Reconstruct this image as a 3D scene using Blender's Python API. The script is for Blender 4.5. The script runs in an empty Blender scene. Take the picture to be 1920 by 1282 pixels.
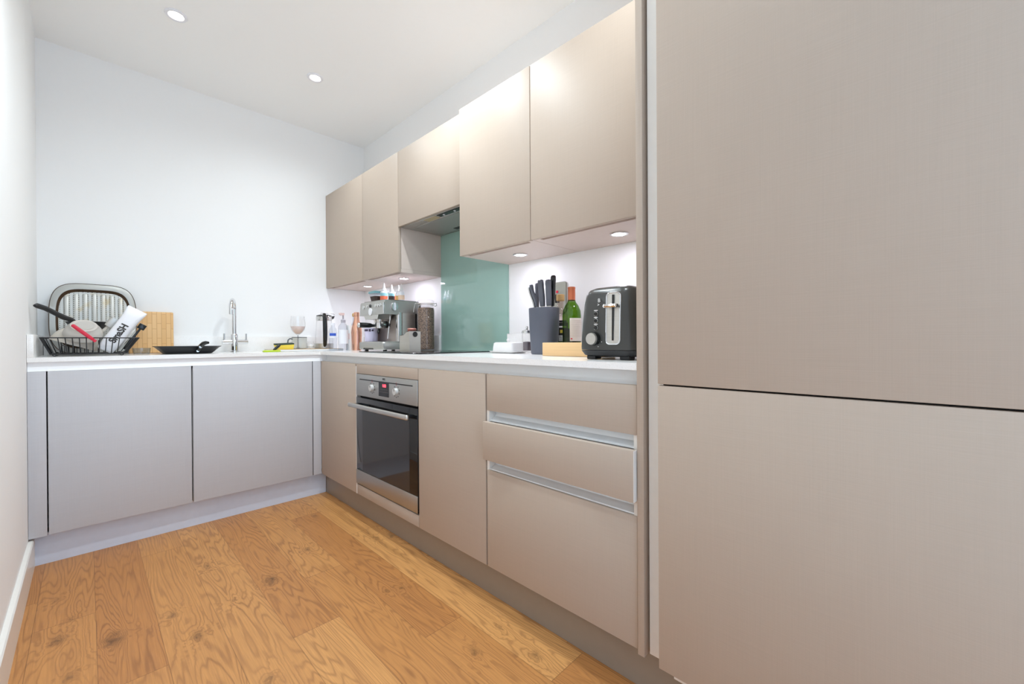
import bpy, bmesh, math, random
from mathutils import Vector, Matrix, Euler
random.seed(4)
C = bpy.context.scene.collection
S = bpy.context.scene
PI = math.pi
CT = .8817          # worktop surface height

# ------------------------------------------------------------------ materials
def lin(rgb):
    return tuple(((c/255)/12.92 if c/255 <= .04045 else ((c/255+.055)/1.055)**2.4) for c in rgb)+(1,)

class NT:
    def __init__(s, name):
        s.m = bpy.data.materials.new(name); s.m.use_nodes = True
        s.t = s.m.node_tree; s.b = s.t.nodes['Principled BSDF']; s.out = s.t.nodes['Material Output']
    def n(s, typ, **kw):
        x = s.t.nodes.new(typ)
        for k, v in kw.items():
            if k.startswith('i_'):
                x.inputs[int(k[2:]) if k[2:].isdigit() else k[2:].replace('_', ' ')].default_value = v
            else: setattr(x, k, v)
        return x
    def l(s, a, b): s.t.links.new(a, b)
    def math(s, op, a, b=None, c=None):
        x = s.n('ShaderNodeMath', operation=op)
        for i, v in enumerate((a, b, c)):
            if v is None: continue
            if isinstance(v, (int, float)): x.inputs[i].default_value = v
            else: s.l(v, x.inputs[i])
        return x.outputs[0]

def M(name, rgb, rough=.5, metal=0., var=.02, scale=40., bump=0., spec=.5, stretch=(1, 1, 1), emit=None, es=0., coat=0., noisecoat=None):
    k = NT(name); b = k.b
    tc = k.n('ShaderNodeTexCoord'); mp = k.n('ShaderNodeMapping'); mp.inputs['Scale'].default_value = stretch
    k.l(tc.outputs['Object'], mp.inputs['Vector'])
    nz = k.n('ShaderNodeTexNoise', i_Scale=scale, i_Detail=4.)
    k.l(mp.outputs[0], nz.inputs['Vector'])
    c = lin(rgb)
    rp = k.n('ShaderNodeValToRGB')
    rp.color_ramp.elements[0].color = tuple(max(0, x*(1-var*2)) for x in c[:3])+(1,)
    rp.color_ramp.elements[1].color = tuple(min(1, x*(1+var*2)) for x in c[:3])+(1,)
    k.l(nz.outputs['Fac'], rp.inputs['Fac']); k.l(rp.outputs['Color'], b.inputs['Base Color'])
    b.inputs['Roughness'].default_value = rough; b.inputs['Metallic'].default_value = metal
    b.inputs['Specular IOR Level'].default_value = spec; b.inputs['Coat Weight'].default_value = coat
    if bump:
        bp = k.n('ShaderNodeBump', i_Strength=bump, i_Distance=.002)
        k.l(nz.outputs['Fac'], bp.inputs['Height']); k.l(bp.outputs[0], b.inputs['Normal'])
    if emit:
        b.inputs['Emission Color'].default_value = lin(emit); b.inputs['Emission Strength'].default_value = es
    return k.m

def glass(name, tint=(255, 255, 255), rough=.02, ior=1.45, gloss=1.):
    """thin clear glass: tinted see-through plus a fresnel reflection"""
    k = NT(name); k.t.nodes.remove(k.b)
    tr = k.n('ShaderNodeBsdfTransparent'); tr.inputs[0].default_value = lin(tint)
    gl = k.n('ShaderNodeBsdfGlossy'); gl.inputs['Roughness'].default_value = rough
    fr = k.n('ShaderNodeLayerWeight'); fr.inputs['Blend'].default_value = .5
    nz = k.n('ShaderNodeTexNoise', i_Scale=20.)
    mx = k.n('ShaderNodeMixShader')
    fc = k.math('POWER', fr.outputs['Facing'], 4.)
    f = k.math('ADD', k.math('MULTIPLY', fc, .6*gloss), k.math('ADD', k.math('MULTIPLY', nz.outputs['Fac'], .01), .045))
    k.l(f, mx.inputs[0]); k.l(tr.outputs[0], mx.inputs[1]); k.l(gl.outputs[0], mx.inputs[2])
    k.l(mx.outputs[0], k.out.inputs['Surface'])
    return k.m

def linen(name, rgb, rough=.5):
    """cabinet laminate with a very fine horizontal / vertical weave"""
    k = NT(name); b = k.b
    tc = k.n('ShaderNodeTexCoord')
    m1 = k.n('ShaderNodeMapping'); m1.inputs['Scale'].default_value = (6, 6, 900)
    m2 = k.n('ShaderNodeMapping'); m2.inputs['Scale'].default_value = (700, 700, 8)
    n1 = k.n('ShaderNodeTexNoise', i_Scale=1., i_Detail=2.); n2 = k.n('ShaderNodeTexNoise', i_Scale=1., i_Detail=2.)
    n3 = k.n('ShaderNodeTexNoise', i_Scale=3., i_Detail=3.)
    for a, c in ((m1, n1), (m2, n2)):
        k.l(tc.outputs['Object'], a.inputs['Vector']); k.l(a.outputs[0], c.inputs['Vector'])
    k.l(tc.outputs['Object'], n3.inputs['Vector'])
    s = k.math('ADD', k.math('MULTIPLY', n1.outputs['Fac'], .5), k.math('MULTIPLY', n2.outputs['Fac'], .35))
    s = k.math('ADD', s, k.math('MULTIPLY', n3.outputs['Fac'], .15))
    rp = k.n('ShaderNodeValToRGB'); c = lin(rgb)
    rp.color_ramp.elements[0].position = .3; rp.color_ramp.elements[1].position = .7
    rp.color_ramp.elements[0].color = tuple(x*.955 for x in c[:3])+(1,)
    rp.color_ramp.elements[1].color = tuple(x*1.04 for x in c[:3])+(1,)
    k.l(s, rp.inputs['Fac']); k.l(rp.outputs[0], b.inputs['Base Color'])
    b.inputs['Roughness'].default_value = rough; b.inputs['Specular IOR Level'].default_value = .28
    bp = k.n('ShaderNodeBump', i_Strength=.03, i_Distance=.001); k.l(s, bp.inputs['Height']); k.l(bp.outputs[0], b.inputs['Normal'])
    return k.m

def floor_mat():
    k = NT('oak laminate planks'); b = k.b
    tc = k.n('ShaderNodeTexCoord'); sp = k.n('ShaderNodeSeparateXYZ'); k.l(tc.outputs['Object'], sp.inputs[0])
    W, L, N = .1465, 1.26, 16
    x = k.math('DIVIDE', k.math('ADD', sp.outputs[0], 1.111+W*8), W)
    col = k.math('FLOOR', x); fx = k.math('FRACT', x)
    # joint offset of each plank row
    offs = {4: -1.13, 6: -.748, 7: -1.10, 8: -1.765, 9: -1.44, 10: -2.065, 5: -1.62, 11: -1.2, 3: -.9, 12: -2.4}
    lut = k.n('ShaderNodeValToRGB'); cr = lut.color_ramp; cr.interpolation = 'CONSTANT'
    cr.elements[0].position = 0; cr.elements[1].position = 15/N
    vals = [((-offs.get(i, random.random()*L)) % L)/L for i in range(N)]
    cr.elements[0].color = (vals[0],)*3+(1,); cr.elements[1].color = (vals[15],)*3+(1,)
    for i in range(1, 15):
        e = cr.elements.new(i/N); e.color = (vals[i],)*3+(1,)
    k.l(k.math('DIVIDE', k.math('ADD', col, .5), N), lut.inputs['Fac'])
    y = k.math('ADD', k.math('DIVIDE', sp.outputs[1], L), k.math('ADD', lut.outputs['Color'], 20.))
    row = k.math('FLOOR', y); fy = k.math('FRACT', y)
    cb = k.n('ShaderNodeCombineXYZ'); k.l(col, cb.inputs[0]); k.l(row, cb.inputs[1])
    wn = k.n('ShaderNodeTexWhiteNoise', noise_dimensions='3D'); k.l(cb.outputs[0], wn.inputs['Vector'])
    # plank-local coordinates with a random shift per plank
    sh = k.n('ShaderNodeVectorMath', operation='SCALE'); k.l(wn.outputs['Color'], sh.inputs[0]); sh.inputs['Scale'].default_value = 37.
    ad = k.n('ShaderNodeVectorMath', operation='ADD'); k.l(tc.outputs['Object'], ad.inputs[0]); k.l(sh.outputs[0], ad.inputs[1])
    def mapped(sx, sy):
        mp = k.n('ShaderNodeMapping'); mp.inputs['Scale'].default_value = (sx, sy, 1); k.l(ad.outputs[0], mp.inputs['Vector']); return mp.outputs[0]
    # knots bend the growth rings round them
    wob = k.n('ShaderNodeTexNoise', i_Scale=36., i_Detail=4.); k.l(tc.outputs['Object'], wob.inputs['Vector'])
    wb_ = k.math('MULTIPLY', k.math('SUBTRACT', wob.outputs['Fac'], .5), .06)
    kd = None; core = None
    for kx, ky, ks in [(-1.513, -1.361, 1.0), (-1.061, -1.351, 0.9), (-0.869, -1.202, 0.55), (-0.706, -0.846, 0.5), (-1.322, -1.533, 0.6), (-1.362, -1.341, 0.5), (-1.635, -1.238, 0.7), (-1.608, -1.12, 0.3), (-1.217, -1.042, 0.45), (-1.649, -0.925, 0.25), (-1.193, -1.396, 0.2), (-0.776, -1.748, 0.3), (-0.597, -1.322, 0.45), (-0.531, -1.35, 0.5), (-0.622, -2.202, 0.3), (-0.631, -2.363, 0.5), (-0.729, -1.772, 0.3), (-0.747, -2.222, 0.45), (-1.216, -1.894, 0.35), (-1.607, -1.478, 0.5)]:
        dx_ = k.math('ADD', k.math('SUBTRACT', sp.outputs[0], kx), wb_)
        dy_ = k.math('MULTIPLY', k.math('ADD', k.math('SUBTRACT', sp.outputs[1], ky), wb_), .6)
        d_ = k.math('SQRT', k.math('ADD', k.math('MULTIPLY', dx_, dx_), k.math('MULTIPLY', dy_, dy_)))
        g_ = k.math('MULTIPLY', k.math('POWER', 2.718, k.math('MULTIPLY', d_, -34.)), .35+.65*ks)
        c_ = k.math('MULTIPLY', k.math('POWER', 2.718, k.math('MULTIPLY', d_, -34./(.35+.65*ks))), min(1., .55+.5*ks))
        kd = g_ if kd is None else k.math('MAXIMUM', kd, g_)
        core = c_ if core is None else k.math('MAXIMUM', core, c_)
    # growth-ring field -> contour lines give cathedral figure
    nf = k.n('ShaderNodeTexNoise', i_Scale=1., i_Detail=3., i_Roughness=.42, i_Distortion=.2); k.l(mapped(8., .62), nf.inputs['Vector'])
    field = k.math('ADD', nf.outputs['Fac'], k.math('MULTIPLY', kd, .15))
    ring = k.math('SINE', k.math('MULTIPLY', field, 215.))
    ring = k.math('ADD', k.math('MULTIPLY', ring, .5), .5)
    ring = k.math('POWER', ring, 3.6)
    amp = k.n('ShaderNodeTexNoise', i_Scale=1., i_Detail=2.); k.l(mapped(9, 2.5), amp.inputs['Vector'])
    # fine pores
    pf = k.n('ShaderNodeTexNoise', i_Scale=1., i_Detail=3., i_Roughness=.6); k.l(mapped(260, 9), pf.inputs['Vector'])
    sf = k.n('ShaderNodeTexNoise', i_Scale=1., i_Detail=2.); k.l(mapped(38, 1.6), sf.inputs['Vector'])
    base = k.n('ShaderNodeValToRGB'); k.l(wn.outputs['Value'], base.inputs['Fac'])
    e = base.color_ramp.elements
    e[0].color = lin((196, 134, 74)); e[1].color = lin((228, 169, 102))
    x2 = base.color_ramp.elements.new(.5); x2.color = lin((212, 151, 86))
    def mixc(f, a, bcol, mode='MIX'):
        mx = k.n('ShaderNodeMix', data_type='RGBA', blend_type=mode)
        if isinstance(f, (int, float)): mx.inputs[0].default_value = f
        else: k.l(f, mx.inputs[0])
        for v, i in ((a, 6), (bcol, 7)):
            if isinstance(v, tuple): mx.inputs[i].default_value = v
            else: k.l(v, mx.inputs[i])
        return mx.outputs[2]
    c = base.outputs['Color']
    c = mixc(k.math('MULTIPLY', sf.outputs['Fac'], .38), c, lin((160, 108, 66)))
    c = mixc(k.math('MULTIPLY', k.math('MULTIPLY', ring, amp.outputs['Fac']), .80), c, lin((122, 74, 42)))
    c = mixc(k.math('MULTIPLY', k.math('SUBTRACT', pf.outputs['Fac'], .32), .75), c, lin((126, 80, 46)))
    kk = k.n('ShaderNodeMapRange'); kk.inputs['From Min'].default_value = .25; kk.inputs['From Max'].default_value = .9
    k.l(core, kk.inputs['Value'])
    c = mixc(k.math('MULTIPLY', kk.outputs[0], .72), c, lin((66, 42, 26)))
    # plank joints
    ex = k.math('MINIMUM', fx, k.math('SUBTRACT', 1., fx)); ey = k.math('MINIMUM', fy, k.math('SUBTRACT', 1., fy))
    jx = k.math('LESS_THAN', ex, .006); jy = k.math('LESS_THAN', ey, .0009)
    c = mixc(k.math('MULTIPLY', k.math('MAXIMUM', jx, jy), .45), c, lin((84, 52, 30)))
    k.l(c, b.inputs['Base Color'])
    b.inputs['Roughness'].default_value = .42; b.inputs['Specular IOR Level'].default_value = .45
    bp = k.n('ShaderNodeBump', i_Strength=.08, i_Distance=.001); k.l(ring, bp.inputs['Height']); k.l(bp.outputs[0], b.inputs['Normal'])
    return k.m

def quartz_mat():
    k = NT('white speckled quartz'); b = k.b
    tc = k.n('ShaderNodeTexCoord')
    vo = k.n('ShaderNodeTexNoise', i_Scale=420., i_Detail=2.); k.l(tc.outputs['Object'], vo.inputs['Vector'])
    rp = k.n('ShaderNodeValToRGB'); rp.color_ramp.elements[0].position = .30; rp.color_ramp.elements[1].position = .42
    rp.color_ramp.elements[0].color = lin((230, 227, 223)); rp.color_ramp.elements[1].color = lin((247, 246, 244))
    k.l(vo.outputs['Fac'], rp.inputs['Fac']); k.l(rp.outputs[0], b.inputs['Base Color'])
    b.inputs['Roughness'].default_value = .16
    return k.m

def bamboo_mat():
    k = NT('bamboo strips'); b = k.b
    tc = k.n('ShaderNodeTexCoord'); sp = k.n('ShaderNodeSeparateXYZ'); k.l(tc.outputs['Object'], sp.inputs[0])
    cb = k.n('ShaderNodeCombineXYZ'); k.l(sp.outputs[2], cb.inputs[0]); k.l(sp.outputs[0], cb.inputs[1])
    br = k.n('ShaderNodeTexBrick', offset=.37, i_Scale=1., i_Color1=lin((236, 194, 138)), i_Color2=lin((224, 176, 116)), i_Mortar=lin((196, 142, 88)))
    br.inputs['Mortar Size'].default_value = .0012; br.inputs['Brick Width'].default_value = .085; br.inputs['Row Height'].default_value = .021
    k.l(cb.outputs[0], br.inputs['Vector'])
    nz = k.n('ShaderNodeTexNoise', i_Scale=1., i_Detail=3.); mp = k.n('ShaderNodeMapping'); mp.inputs['Scale'].default_value = (260, 20, 7)
    k.l(tc.outputs['Object'], mp.inputs[0]); k.l(mp.outputs[0], nz.inputs['Vector'])
    mx = k.n('ShaderNodeMix', data_type='RGBA'); k.l(k.math('MULTIPLY', nz.outputs['Fac'], .5), mx.inputs[0])
    k.l(br.outputs['Color'], mx.inputs[6]); mx.inputs[7].default_value = lin((230, 184, 126))
    k.l(mx.outputs[2], b.inputs['Base Color']); b.inputs['Roughness'].default_value = .5
    return k.m

def perforated_mat():
    """pale enamelled ribs with rows of small dark holes on both flanks of each rib, local x across, z along"""
    k = NT('perforated grill enamel'); b = k.b
    tc = k.n('ShaderNodeTexCoord'); sp = k.n('ShaderNodeSeparateXYZ'); k.l(tc.outputs['Object'], sp.inputs[0])
    P = .034
    fx = k.math('FRACT', k.math('ADD', k.math('DIVIDE', sp.outputs[0], P), 20.5))
    dx = k.math('MULTIPLY', k.math('SUBTRACT', k.math('ABSOLUTE', k.math('SUBTRACT', fx, .5)), .27), P)
    fz = k.math('FRACT', k.math('ADD', k.math('DIVIDE', sp.outputs[2], .0105), 40.))
    dz = k.math('MULTIPLY', k.math('SUBTRACT', fz, .5), .0105)
    r2 = k.math('ADD', k.math('MULTIPLY', dx, dx), k.math('MULTIPLY', dz, dz))
    hole = k.math('LESS_THAN', r2, .0018**2)
    nz = k.n('ShaderNodeTexNoise', i_Scale=16., i_Detail=3.); k.l(tc.outputs['Object'], nz.inputs['Vector'])
    rp = k.n('ShaderNodeValToRGB'); rp.color_ramp.elements[0].position = .28; rp.color_ramp.elements[1].position = .45
    rp.color_ramp.elements[0].color = lin((202, 186, 152)); rp.color_ramp.elements[1].color = lin((208, 208, 203))
    k.l(nz.outputs['Fac'], rp.inputs['Fac'])
    mx = k.n('ShaderNodeMix', data_type='RGBA'); k.l(hole, mx.inputs[0]); k.l(rp.outputs[0], mx.inputs[6]); mx.inputs[7].default_value = lin((52, 50, 48))
    k.l(mx.outputs[2], b.inputs['Base Color']); b.inputs['Roughness'].default_value = .35; b.inputs['Metallic'].default_value = .25
    return k.m

def beans_mat():
    k = NT('roasted coffee beans'); b = k.b
    tc = k.n('ShaderNodeTexCoord')
    vo = k.n('ShaderNodeTexVoronoi', i_Scale=190.); k.l(tc.outputs['Object'], vo.inputs['Vector'])
    rp = k.n('ShaderNodeValToRGB'); rp.color_ramp.elements[0].color = lin((170, 140, 116)); rp.color_ramp.elements[1].color = lin((74, 54, 44))
    rp.color_ramp.elements[1].position = .75
    k.l(vo.outputs['Distance'], rp.inputs['Fac']); k.l(rp.outputs[0], b.inputs['Base Color'])
    bp = k.n('ShaderNodeBump', i_Strength=.8, i_Distance=.003, invert=True); k.l(vo.outputs['Distance'], bp.inputs['Height']); k.l(bp.outputs[0], b.inputs['Normal'])
    b.inputs['Roughness'].default_value = .4
    return k.m

def brushed(name, rgb, rough=.3, stretch=(1, 1, 80), var=.06):
    m = M(name, rgb, rough, 1., var, 12., .02, stretch=stretch)
    return m

m_wall = M('white wall paint', (246, 246, 245), .75, var=.004, scale=60, bump=.02)
m_ceil = M('ceiling paint', (251, 251, 249), .8, var=.004)
m_floor = floor_mat()
m_skirt = M('white gloss skirting', (238, 236, 230), .3, var=.006)
m_taupe = linen('taupe linen laminate', (185, 169, 154))
m_taupe_in = M('taupe melamine', (208, 192, 182), .5)
m_grey = linen('daylight grey linen laminate', (200, 200, 204))  # back run fronts, with the cool cast of daylight put into the colour
m_plinth = M('grey plinth laminate', (212, 219, 233), .45)
m_plinth2 = M('brown grey plinth laminate', (150, 138, 124), .4)
m_whitemel = M('white melamine carcass', (232, 228, 222), .4)
m_alu = M('satin white aluminium', (238, 240, 240), .35, .1, var=.006)
m_rail = M('daylit white rail', (250, 251, 252), .35, var=.004)  # brighter copy for the back rail, window light put into the colour
m_quartz = quartz_mat()
m_splash = M('sage green back painted glass', (150, 184, 173), .06, var=.006, coat=.6)
m_ssteel = brushed('brushed steel', (204, 202, 197), .34)
m_ssteelh = brushed('brushed steel horizontal', (186, 185, 181), .42, (2, 2, 120))
m_steelpol = M('polished steel', (206, 205, 203), .14, 1., .01)
m_chrome = M('chrome', (225, 226, 228), .06, 1., .005)
m_black = M('black gloss plastic', (22, 22, 23), .22, var=.03)
m_blackm = M('black matt plastic', (34, 34, 36), .5, var=.03)
m_oglass = M('black oven glass', (20, 20, 22), .05, spec=.6)
m_owin = M('oven window tint', (46, 47, 49), .06, spec=.6)
m_hob = M('black ceramic hob glass', (14, 14, 16), .04, spec=.6)
m_hobmark = M('printed grey hob marking', (96, 96, 98), .2)
m_darkgap = M('dark gap shade', (40, 36, 34), .7)  # dark tone for the shade in gaps and slots, also on the oven body
m_led = M('lit led diffuser', (255, 255, 255), .5, emit=(248, 244, 255), es=9.)
m_lamp = M('lit lamp face', (255, 255, 255), .5, emit=(255, 250, 242), es=9.)
m_white = M('white ceramic', (240, 239, 237), .18, var=.006)
m_whitep = M('white plastic', (236, 236, 240), .35, var=.01)
m_cream = M('cream stoneware', (214, 205, 192), .35, var=.02)
m_greige = M('greige pan enamel', (196, 190, 182), .35, var=.02)
m_red = M('red silicone', (206, 28, 58), .35)
m_redlit = M('red lit digits', (255, 60, 70), .4, emit=(255, 62, 78), es=3.)
m_glass = glass('clear glass')
m_glassp = glass('clear plastic', (236, 240, 244))
m_greenglass = glass('green bottle glass', (150, 188, 62), gloss=1.)
m_rose = M('rose wine', (232, 212, 206), .05, var=.01)
m_wine = M('dark red wine', (26, 14, 12), .1)
m_copper = M('brushed copper', (236, 182, 156), .2, 1., .03)
m_copcap = M('copper foil capsule', (196, 112, 78), .4, .5, .03)
m_label = M('cream paper label', (226, 218, 208), .6)
m_ink = M('printed ink', (58, 54, 52), .6)
m_darklabel = M('black paper label', (22, 20, 24), .5)
m_green = M('green label print', (110, 176, 84), .5)
m_yellow = M('yellow sponge foam', (244, 216, 84), .9, var=.06, scale=300, bump=.5)
m_scour = M('dark green scourer', (52, 66, 54), .9, var=.1, scale=400, bump=.5)
m_lime = M('lime green rubber', (190, 214, 46), .4)
m_slate = M('slate grey soft touch plastic', (86, 90, 102), .5, var=.02)
m_slate2 = M('slate grey handle plastic', (92, 95, 104), .42, var=.02)
m_wood = M('pale beech block', (224, 186, 136), .5, var=.06, scale=12, stretch=(1, .3, 10))
m_woodtop = M('pale oiled wood', (206, 178, 144), .5, var=.06, scale=10, stretch=(.4, 8, 8))
m_cork = M('cork', (206, 168, 112), .8, var=.12, scale=220, bump=.3)
m_bamboo = bamboo_mat()
m_perf = perforated_mat()
m_toast = M('charcoal gloss plastic', (64, 64, 62), .24, var=.03)
m_flange = M('grey enamel flange', (182, 182, 177), .3, .2, var=.05, scale=8)
m_burnt = M('burnt on grease', (72, 48, 24), .35, var=.3, scale=30)
m_enamel = M('white enamel', (222, 226, 222), .2, var=.01)
m_rim = M('blue grey enamel rim', (88, 96, 104), .3)
m_lilac = M('pale lilac glaze', (214, 208, 232), .2, var=.05, scale=25)
m_lilacprint = M('dark plum print', (66, 56, 78), .4)
m_teal = M('teal lid plastic', (118, 172, 180), .35)
m_brownfill = M('dark brown contents', (58, 40, 34), .6, var=.2)
m_orange = M('orange print label', (226, 110, 74), .5, var=.15, scale=120)
m_sky = M('pale blue print label', (140, 196, 204), .5, var=.1)
m_amber = M('amber print label', (222, 172, 104), .5, var=.15, scale=120)
m_peach = M('peach print label', (238, 206, 178), .5, var=.08)
m_bluelabel = M('blue print label', (54, 88, 190), .5)
m_water = glass('water filled plastic', (244, 246, 249), rough=.1, ior=1.6)
m_beans = beans_mat()
m_pink = M('pink plastic', (236, 206, 200), .4)
m_plate = M('satin steel switch plate', (176, 174, 166), .24, 1., .03)
m_pan = M('black non stick coating', (40, 40, 42), .38, var=.05)
m_panred = M('dull red enamel', (110, 46, 40), .35)
m_purple = M('violet plastic', (138, 118, 176), .3)

# ------------------------------------------------------------------ mesh helpers
def box(bm, x0, x1, y0, y1, z0, z1, bev=0., seg=2):
    x0, x1 = min(x0, x1), max(x0, x1); y0, y1 = min(y0, y1), max(y0, y1); z0, z1 = min(z0, z1), max(z0, z1)
    r = bmesh.ops.create_cube(bm, size=1.)
    vs = r['verts']
    bmesh.ops.scale(bm, vec=(x1-x0, y1-y0, z1-z0), verts=vs)
    bmesh.ops.translate(bm, vec=((x0+x1)/2, (y0+y1)/2, (z0+z1)/2), verts=vs)
    if bev > 0:
        es = list({e for v in vs for e in v.link_edges})
        bmesh.ops.bevel(bm, geom=es, offset=min(bev, .49*min(x1-x0, y1-y0, z1-z0)), segments=seg, profile=.5, affect='EDGES')
    return bm

def B(*a, **k): return box(bmesh.new(), *a, **k)

def loft(bm, secs, cap=True, closed=False):
    rows = [[bm.verts.new(p) for p in s] for s in secs]
    n = len(rows[0])
    pairs = list(zip(rows, rows[1:]))
    if closed: pairs.append((rows[-1], rows[0]))
    for a, b in pairs:
        for i in range(n):
            j = (i+1) % n
            bm.faces.new((a[i], a[j], b[j], b[i]))
    if cap and not closed:
        bm.faces.new(list(reversed(rows[0]))); bm.faces.new(rows[-1])
    bmesh.ops.recalc_face_normals(bm, faces=bm.faces[:])
    return bm

def rrect(cx, cy, hx, hy, r, z, n=5):
    r = min(r, hx*.999, hy*.999); out = []
    for sx, sy, a0 in ((1, 1, 0), (-1, 1, PI/2), (-1, -1, PI), (1, -1, 3*PI/2)):
        for i in range(n+1):
            a = a0+PI/2*i/n
            out.append((cx+sx*(hx-r)+r*math.cos(a), cy+sy*(hy-r)+r*math.sin(a), z))
    return out

def lathe(bm, prof, seg=32, c=(0, 0, 0), cap=True):
    secs = [[(c[0]+r*math.cos(2*PI*i/seg), c[1]+r*math.sin(2*PI*i/seg), c[2]+z) for i in range(seg)] for r, z in prof]
    return loft(bm, secs, cap)

def LA(prof, seg=32, c=(0, 0, 0), cap=True): return lathe(bmesh.new(), prof, seg, c, cap)

def tube(bm, pts, r, seg=10, closed=False, flat=1.):
    """sweep a round (or flattened) section along pts; r may be a list"""
    P = [Vector(p) for p in pts]; n = len(P)
    rs = r if isinstance(r, (list, tuple)) else [r]*n
    secs = []; up = None
    for i, p in enumerate(P):
        if closed: t = (P[(i+1) % n]-P[i-1]).normalized()
        else: t = (P[min(i+1, n-1)]-P[max(i-1, 0)]).normalized()
        if up is None:
            up = Vector((0, 0, 1)) if abs(t.z) < .9 else Vector((1, 0, 0))
        u = (up-t*up.dot(t)).normalized(); up = u; v = t.cross(u)
        secs.append([tuple(p+u*(rs[i]*math.cos(2*PI*k/seg))+v*(rs[i]*flat*math.sin(2*PI*k/seg))) for k in range(seg)])
    return loft(bm, secs, True, closed)

def TU(pts, r, seg=10, closed=False, flat=1.): return tube(bmesh.new(), pts, r, seg, closed, flat)

def cyl(bm, p0, p1, r0, r1=None, seg=20):
    return tube(bm, [p0, p1], [r0, r0 if r1 is None else r1], seg)

def CY(p0, p1, r0, r1=None, seg=20): return cyl(bmesh.new(), p0, p1, r0, r1, seg)

def prism(bm, pts, axis, d0, d1):
    """extrude a 2-D outline; axis 'x': pts are (y,z); 'y': (x,z); 'z': (x,y)"""
    f = {'x': lambda p, d: (d, p[0], p[1]), 'y': lambda p, d: (p[0], d, p[1]), 'z': lambda p, d: (p[0], p[1], d)}[axis]
    return loft(bm, [[f(p, d0) for p in pts], [f(p, d1) for p in pts]])

def PR(pts, axis, d0, d1): return prism(bmesh.new(), pts, axis, d0, d1)

def arc(cx, cy, r, a0, a1, n=8): return [(cx+r*math.cos(a0+(a1-a0)*i/n), cy+r*math.sin(a0+(a1-a0)*i/n)) for i in range(n+1)]

def obj(name, bm, mat, parent=None, loc=None, rot=None, sharp=35, smooth=True):
    me = bpy.data.meshes.new(name); bm.to_mesh(me); bm.free()
    if smooth:
        for p in me.polygons: p.use_smooth = True
        me.set_sharp_from_angle(angle=math.radians(sharp))
    me.materials.append(mat)
    o = bpy.data.objects.new(name, me); C.objects.link(o)
    if parent: o.parent = parent
    if loc: o.location = loc
    if rot: o.rotation_euler = rot
    return o

def thing(name, label, cat, loc=(0, 0, 0), rot=(0, 0, 0), group=None):
    o = bpy.data.objects.new(name, None); C.objects.link(o); o.empty_display_size = .05
    o.location = loc; o.rotation_euler = rot; o['label'] = label; o['category'] = cat
    if group: o['group'] = group
    return o

def tag(o, label, cat, group=None):
    o['label'] = label; o['category'] = cat
    if group: o['group'] = group
    return o

def struct(name, bm, mat, **k):
    o = obj(name, bm, mat, **k); o['kind'] = 'structure'; return o

def dup(root, loc, rot=None, label=None):
    r = root.copy(); C.objects.link(r); r.location = loc
    if rot: r.rotation_euler = rot
    if label: r['label'] = label
    for ch in list(root.children):
        c = ch.copy(); C.objects.link(c); c.parent = r
        for g in list(ch.children):
            d = g.copy(); C.objects.link(d); d.parent = c
    return r

def text(name, s, size, mat, parent, loc, rot, ext=.0006, bold=0., xs=1.):
    cu = bpy.data.curves.new(name, 'FONT'); cu.body = s; cu.size = size; cu.extrude = ext; cu.offset = bold
    cu.align_x = 'CENTER'; cu.align_y = 'CENTER'
    t = bpy.data.objects.new(name, cu); C.objects.link(t)
    me = bpy.data.meshes.new_from_object(t); me.name = name
    bpy.data.objects.remove(t); bpy.data.curves.remove(cu)
    me.materials.clear(); me.materials.append(mat)
    o = bpy.data.objects.new(name, me); C.objects.link(o); o.parent = parent
    o.location = loc; o.rotation_euler = rot; o.scale = (xs, 1, 1)
    return o

def label_band(r, z0, z1, a0, a1, n=12):
    """curved label on a round bottle: angle range in degrees, thin shell"""
    bm = bmesh.new(); secs = []
    for i in range(n+1):
        a = math.radians(a0+(a1-a0)*i/n); c, s = math.cos(a), math.sin(a)
        secs.append([((r+.0002)*c, (r+.0002)*s, z0), ((r+.0009)*c, (r+.0009)*s, z0), ((r+.0009)*c, (r+.0009)*s, z1), ((r+.0002)*c, (r+.0002)*s, z1)])
    return loft(bm, secs)

# ------------------------------------------------------------------ room shell
XL, H = -1.7415, 2.486
struct('floor', B(XL-.1, 2.6, -4.45, .1, -.06, 0), m_floor)  # ends short behind the camera so daylight from below reaches the ceiling
struct('ceiling', B(XL-.1, 2.6, -4.9, .1, H, H+.06), m_ceil)
struct('wall_back', B(XL-.1, .1, 0, .1, 0, H), m_wall)
struct('wall_right', B(0, .1, -3.75, 0, 0, H), m_wall)
struct('wall_left', B(XL-.1, XL, -5.0, 0, 0, H), m_wall)  # drawn out unseen behind the camera to keep daylight off the fridge
struct('baseboard_left', PR([(XL, 0), (XL+.0155, 0), (XL+.0155, .118), (XL+.012, .1225), (XL, .1225)], 'y', -4.44, -.5172), m_skirt)

# ------------------------------------------------------------------ base units
FX, FY = -.5624, -.5637          # front planes of the right run and of the back run
ZB, ZT = .1346, .823             # door bottom / top
TH = .018
def carcass_y(t, y0, y1, z0, z1, front=FX+TH+.002, back=-.004, m=m_whitemel):
    bm = bmesh.new()                         # open-fronted box joined by overlap-free panels
    box(bm, front, back, y0, y1, z0, z1)
    return obj('carcass', bm, m, t)

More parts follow.
